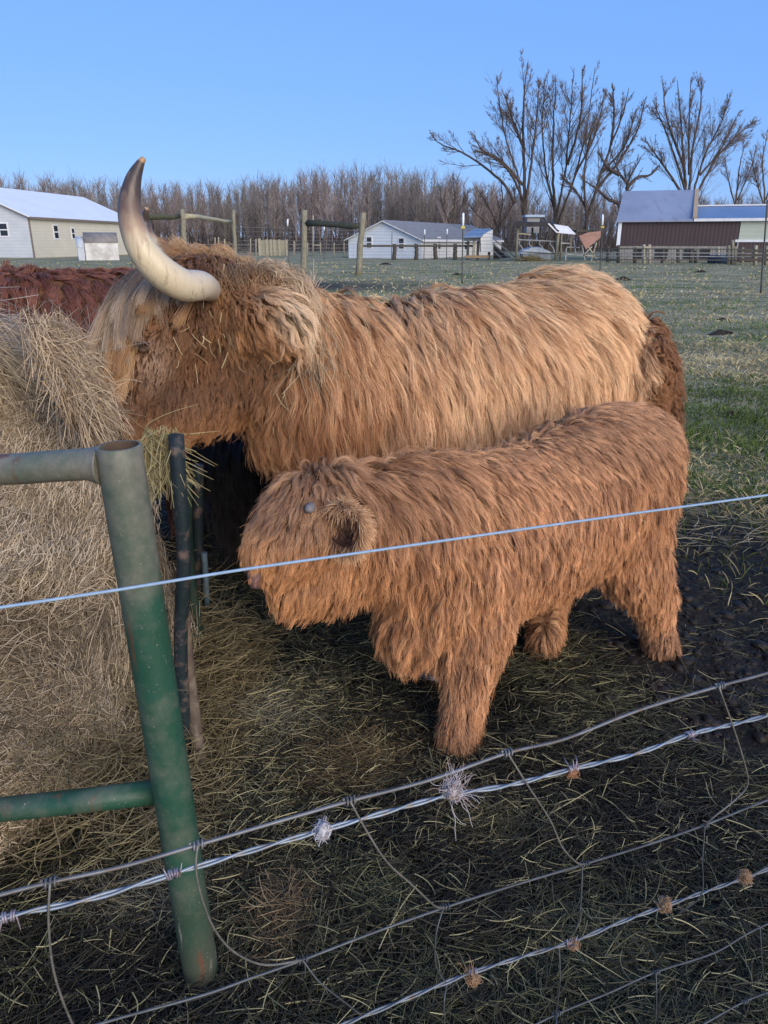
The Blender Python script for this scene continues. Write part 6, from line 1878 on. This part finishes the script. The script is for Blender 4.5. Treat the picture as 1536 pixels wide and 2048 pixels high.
    # far pens: thin posts
    far = [(300, 470, 508), (430, 475, 508), (437, 474, 508), (449, 478, 508), (501, 477, 510), (512, 478, 510), (588, 482, 511), (615, 485, 511), (626, 431, 511), (641, 485, 511), (668, 485, 513), (688, 485, 514), (712, 492, 514), (737, 484, 515), (743, 481, 515)]
    mid = ['behind the horn', 'above the ear tuft', 'right of the post above the ear tuft', 'left of the pale rail end', 'left of the board windbreak', 'at the left end of the board windbreak', 'right of the board windbreak', 'left of the tallest left post', 'tall one behind the dark rail',
           'under the left part of the dark rail', 'under the middle of the dark rail', 'under the right part of the dark rail', 'short one just left of the right brace post', 'right of the right brace post', 'carrying a gate beside the small white barn']
    gfar = 'thin far pen posts along the edge of the wood'
    for (x, y0, y1), mm in zip(far, mid):
        post('pen_post', 'thin pale far pen post, ' + mm, 'fence post', x, y0, x, y1, .085, M_WOODL if x != 712 else mat_noise('blue_post', (.2, .3, .5), (.25, .34, .5), 3, .6), gfar, sides=6)
    # pen wires
    root = thing('pen_fence', 'far pen fence of thin horizontal wires and bars between the pale posts', 'fence', G(600, 511))
    for yy in (489, 496, 503):
        m = MB(); m.tube([G(x, 511.5) * (1, 1, 0) + np.array([0, 0, P(x, yy, G(x, 511.5)[1])[2]]) for x in (300, 420, 520, 640, 745)], .022, 5); m.build('wire', M_FWIRE, root)
    m = MB(); m.beam(P(726, 484.5, 78), P(743, 484.5, 78), .1, .12); m.build('gate_bar', M_WOODL, root)
    m = MB(); m.beam(P(627, 490, 88), P(643, 490.5, 88), .1, .12); m.build('gate_bar', M_WOODL, root)
    # netting along the pasture
    root = thing('pasture_fence', 'tall thin wire netting fence running from the brace posts across the pasture', 'wire fence', d0 * np.array([1, 1, 0]))
    T1 = G(924, 567); T2 = G(1200, 545); T3 = G(1522, 586)
    feet = [b0, c0, d0]
    seq = [G(471, 532), G(577, 527), G(648, 523), G(716, 520), G(783, 519.5), G(848, 519.5), G(893, 519.5), G(960, 521), G(1050, 524)]
    for z in np.linspace(.15, 2.3, 9):
        m = MB(); m.tube([np.array([s[0], s[1] - .1, z * (1 + .02 * math.sin(k))]) for k, s in enumerate(seq)], .0085, 4, caps=False); m.build('line_wire', M_FWIRE, root)
    m = MB(); zz, up = [], False                    # one running wire laced up and down
    for s, e in zip(seq[:-1], seq[1:]):
        k = max(3, int(np.linalg.norm(e - s) / .8))
        for i in range(k):
            q = s + (e - s) * i / k
            for h in ((1.35, .15) if up else (.15, 1.35)): zz.append([q[0], q[1] - .1, h])
            up = not up
    m.tube(zz, .006, 4, caps=False)
    m.build('stay_wires', M_FWIRE, root)
    # right hand farm fence
    g = 'wooden posts of the farmyard fence before the brown barn'
    xs = [(1216, 492, 524, 'first from the left, by the tipped panel', M_WOODD), (1237, 490, 525, 'just left of the barn corner', M_WOODD), (1270, 495, 526, 'dark, left of the pale ladder shaped pair', M_WOODD), (1288, 489, 527, 'pale, left one of the ladder shaped pair', M_WOODL), (1299, 489, 527, 'pale, right one of the ladder shaped pair', M_WOODL),
          (1326, 496, 526, 'dark, right of the ladder shaped pair', M_WOODD), (1356, 497, 526, 'dark, under the middle of the brown wall', M_WOODD), (1382, 500, 526, 'dark with reddish top, under the roof step', M_WOODD), (1392, 501, 526, 'dark, right neighbour of the reddish topped one', M_WOODD), (1436, 494, 526, 'pale, left of the blue tub', M_WOODL),
          (1457, 491, 529, 'weathered, first of three at the downspout', M_WOODP), (1465, 480, 529, 'tallest, in the middle of three at the downspout', M_WOODP), (1470, 493, 529, 'weathered, last of three at the downspout', M_WOODP), (1485, 495, 526, 'short, below the cream panel', M_WOODP), (1512, 491, 530, 'pale leaning one below the cream panel', M_WOODL), (1533, 492, 530, 'last one at the right edge of the view', M_WOODP)]
    for x, y0, y1, lab, mt in xs:
        post('yard_post', 'farmyard fence post, ' + lab, 'fence post', x, y0, x - (2 if 'leaning' in lab else .5), y1, .12, mt, g, sides=7)
    m = MB(); m.beam(P(1288, 494, 51), P(1299, 494.5, 51), .1, .10); tag(m.build('ladder_rung', M_WOODL), 'pale short crosspiece joining the ladder shaped pair of posts', 'rail')
    root = thing('yard_fence', 'dark farmyard fence of thin rails and wire in front of the brown barn', 'fence', G(1380, 526))
    for yy, mt in ((497, M_STEEL), (505, M_FWIRE), (512, M_FWIRE), (519, M_STEEL)):
        m = MB(); m.tube([P(x, yy + (x - 1200) * .006, 51.5) for x in (1190, 1290, 1400, 1540, 1700)], .035, 5); m.build('rail', mt, root)
    for yy in (501, 510, 519):
        m = MB(); m.beam(P(1480, yy, 50.5), P(1560, yy + 1.0, 50), .05, .16); m.build('board', M_WOODD, root)
    m = MB(); zz, up = [], False
    for x in np.arange(1205, 1480, 5.5):
        zz += [P(x, 496 if up else 525, 51.6), P(x, 525 if up else 496, 51.6)]; up = not up
    m.tube(zz, .014, 4, caps=False)
    m.build('netting', M_STEEL, root)
# ------------------------------------------------------------------ build
build_ground()
build_buildings()
build_wood()
build_trees()
build_far_fences()
adult, adult_skin = build_adult()
calf, calf_skin = build_calf()
build_back_cow('highland_cow', 'dark red shaggy cow whose back shows above the hay bale at the left edge', 'cow', ((-.98, 3.62), (-2.35, 3.40)), 1.28, .36, .30,
               ((.11, .036, .022), (.32, .13, .08)), 33, None, 60000, M_SKIN)
build_back_cow('black_calf', 'black shaggy calf in the dark gap under the head of the big cow', 'calf', ((-.52, 3.10), (-.75, 3.95)), .86, .30, .30,
               ((.006, .005, .006), (.014, .012, .013)), 34, None, 30000, M_SKIN_BLACK, Lr=.20)
build_bale()
build_feeder()
build_hay_on_cow(adult_skin)
build_fence()
build_mounds()
build_clods()
build_grass()
build_ground_straw()
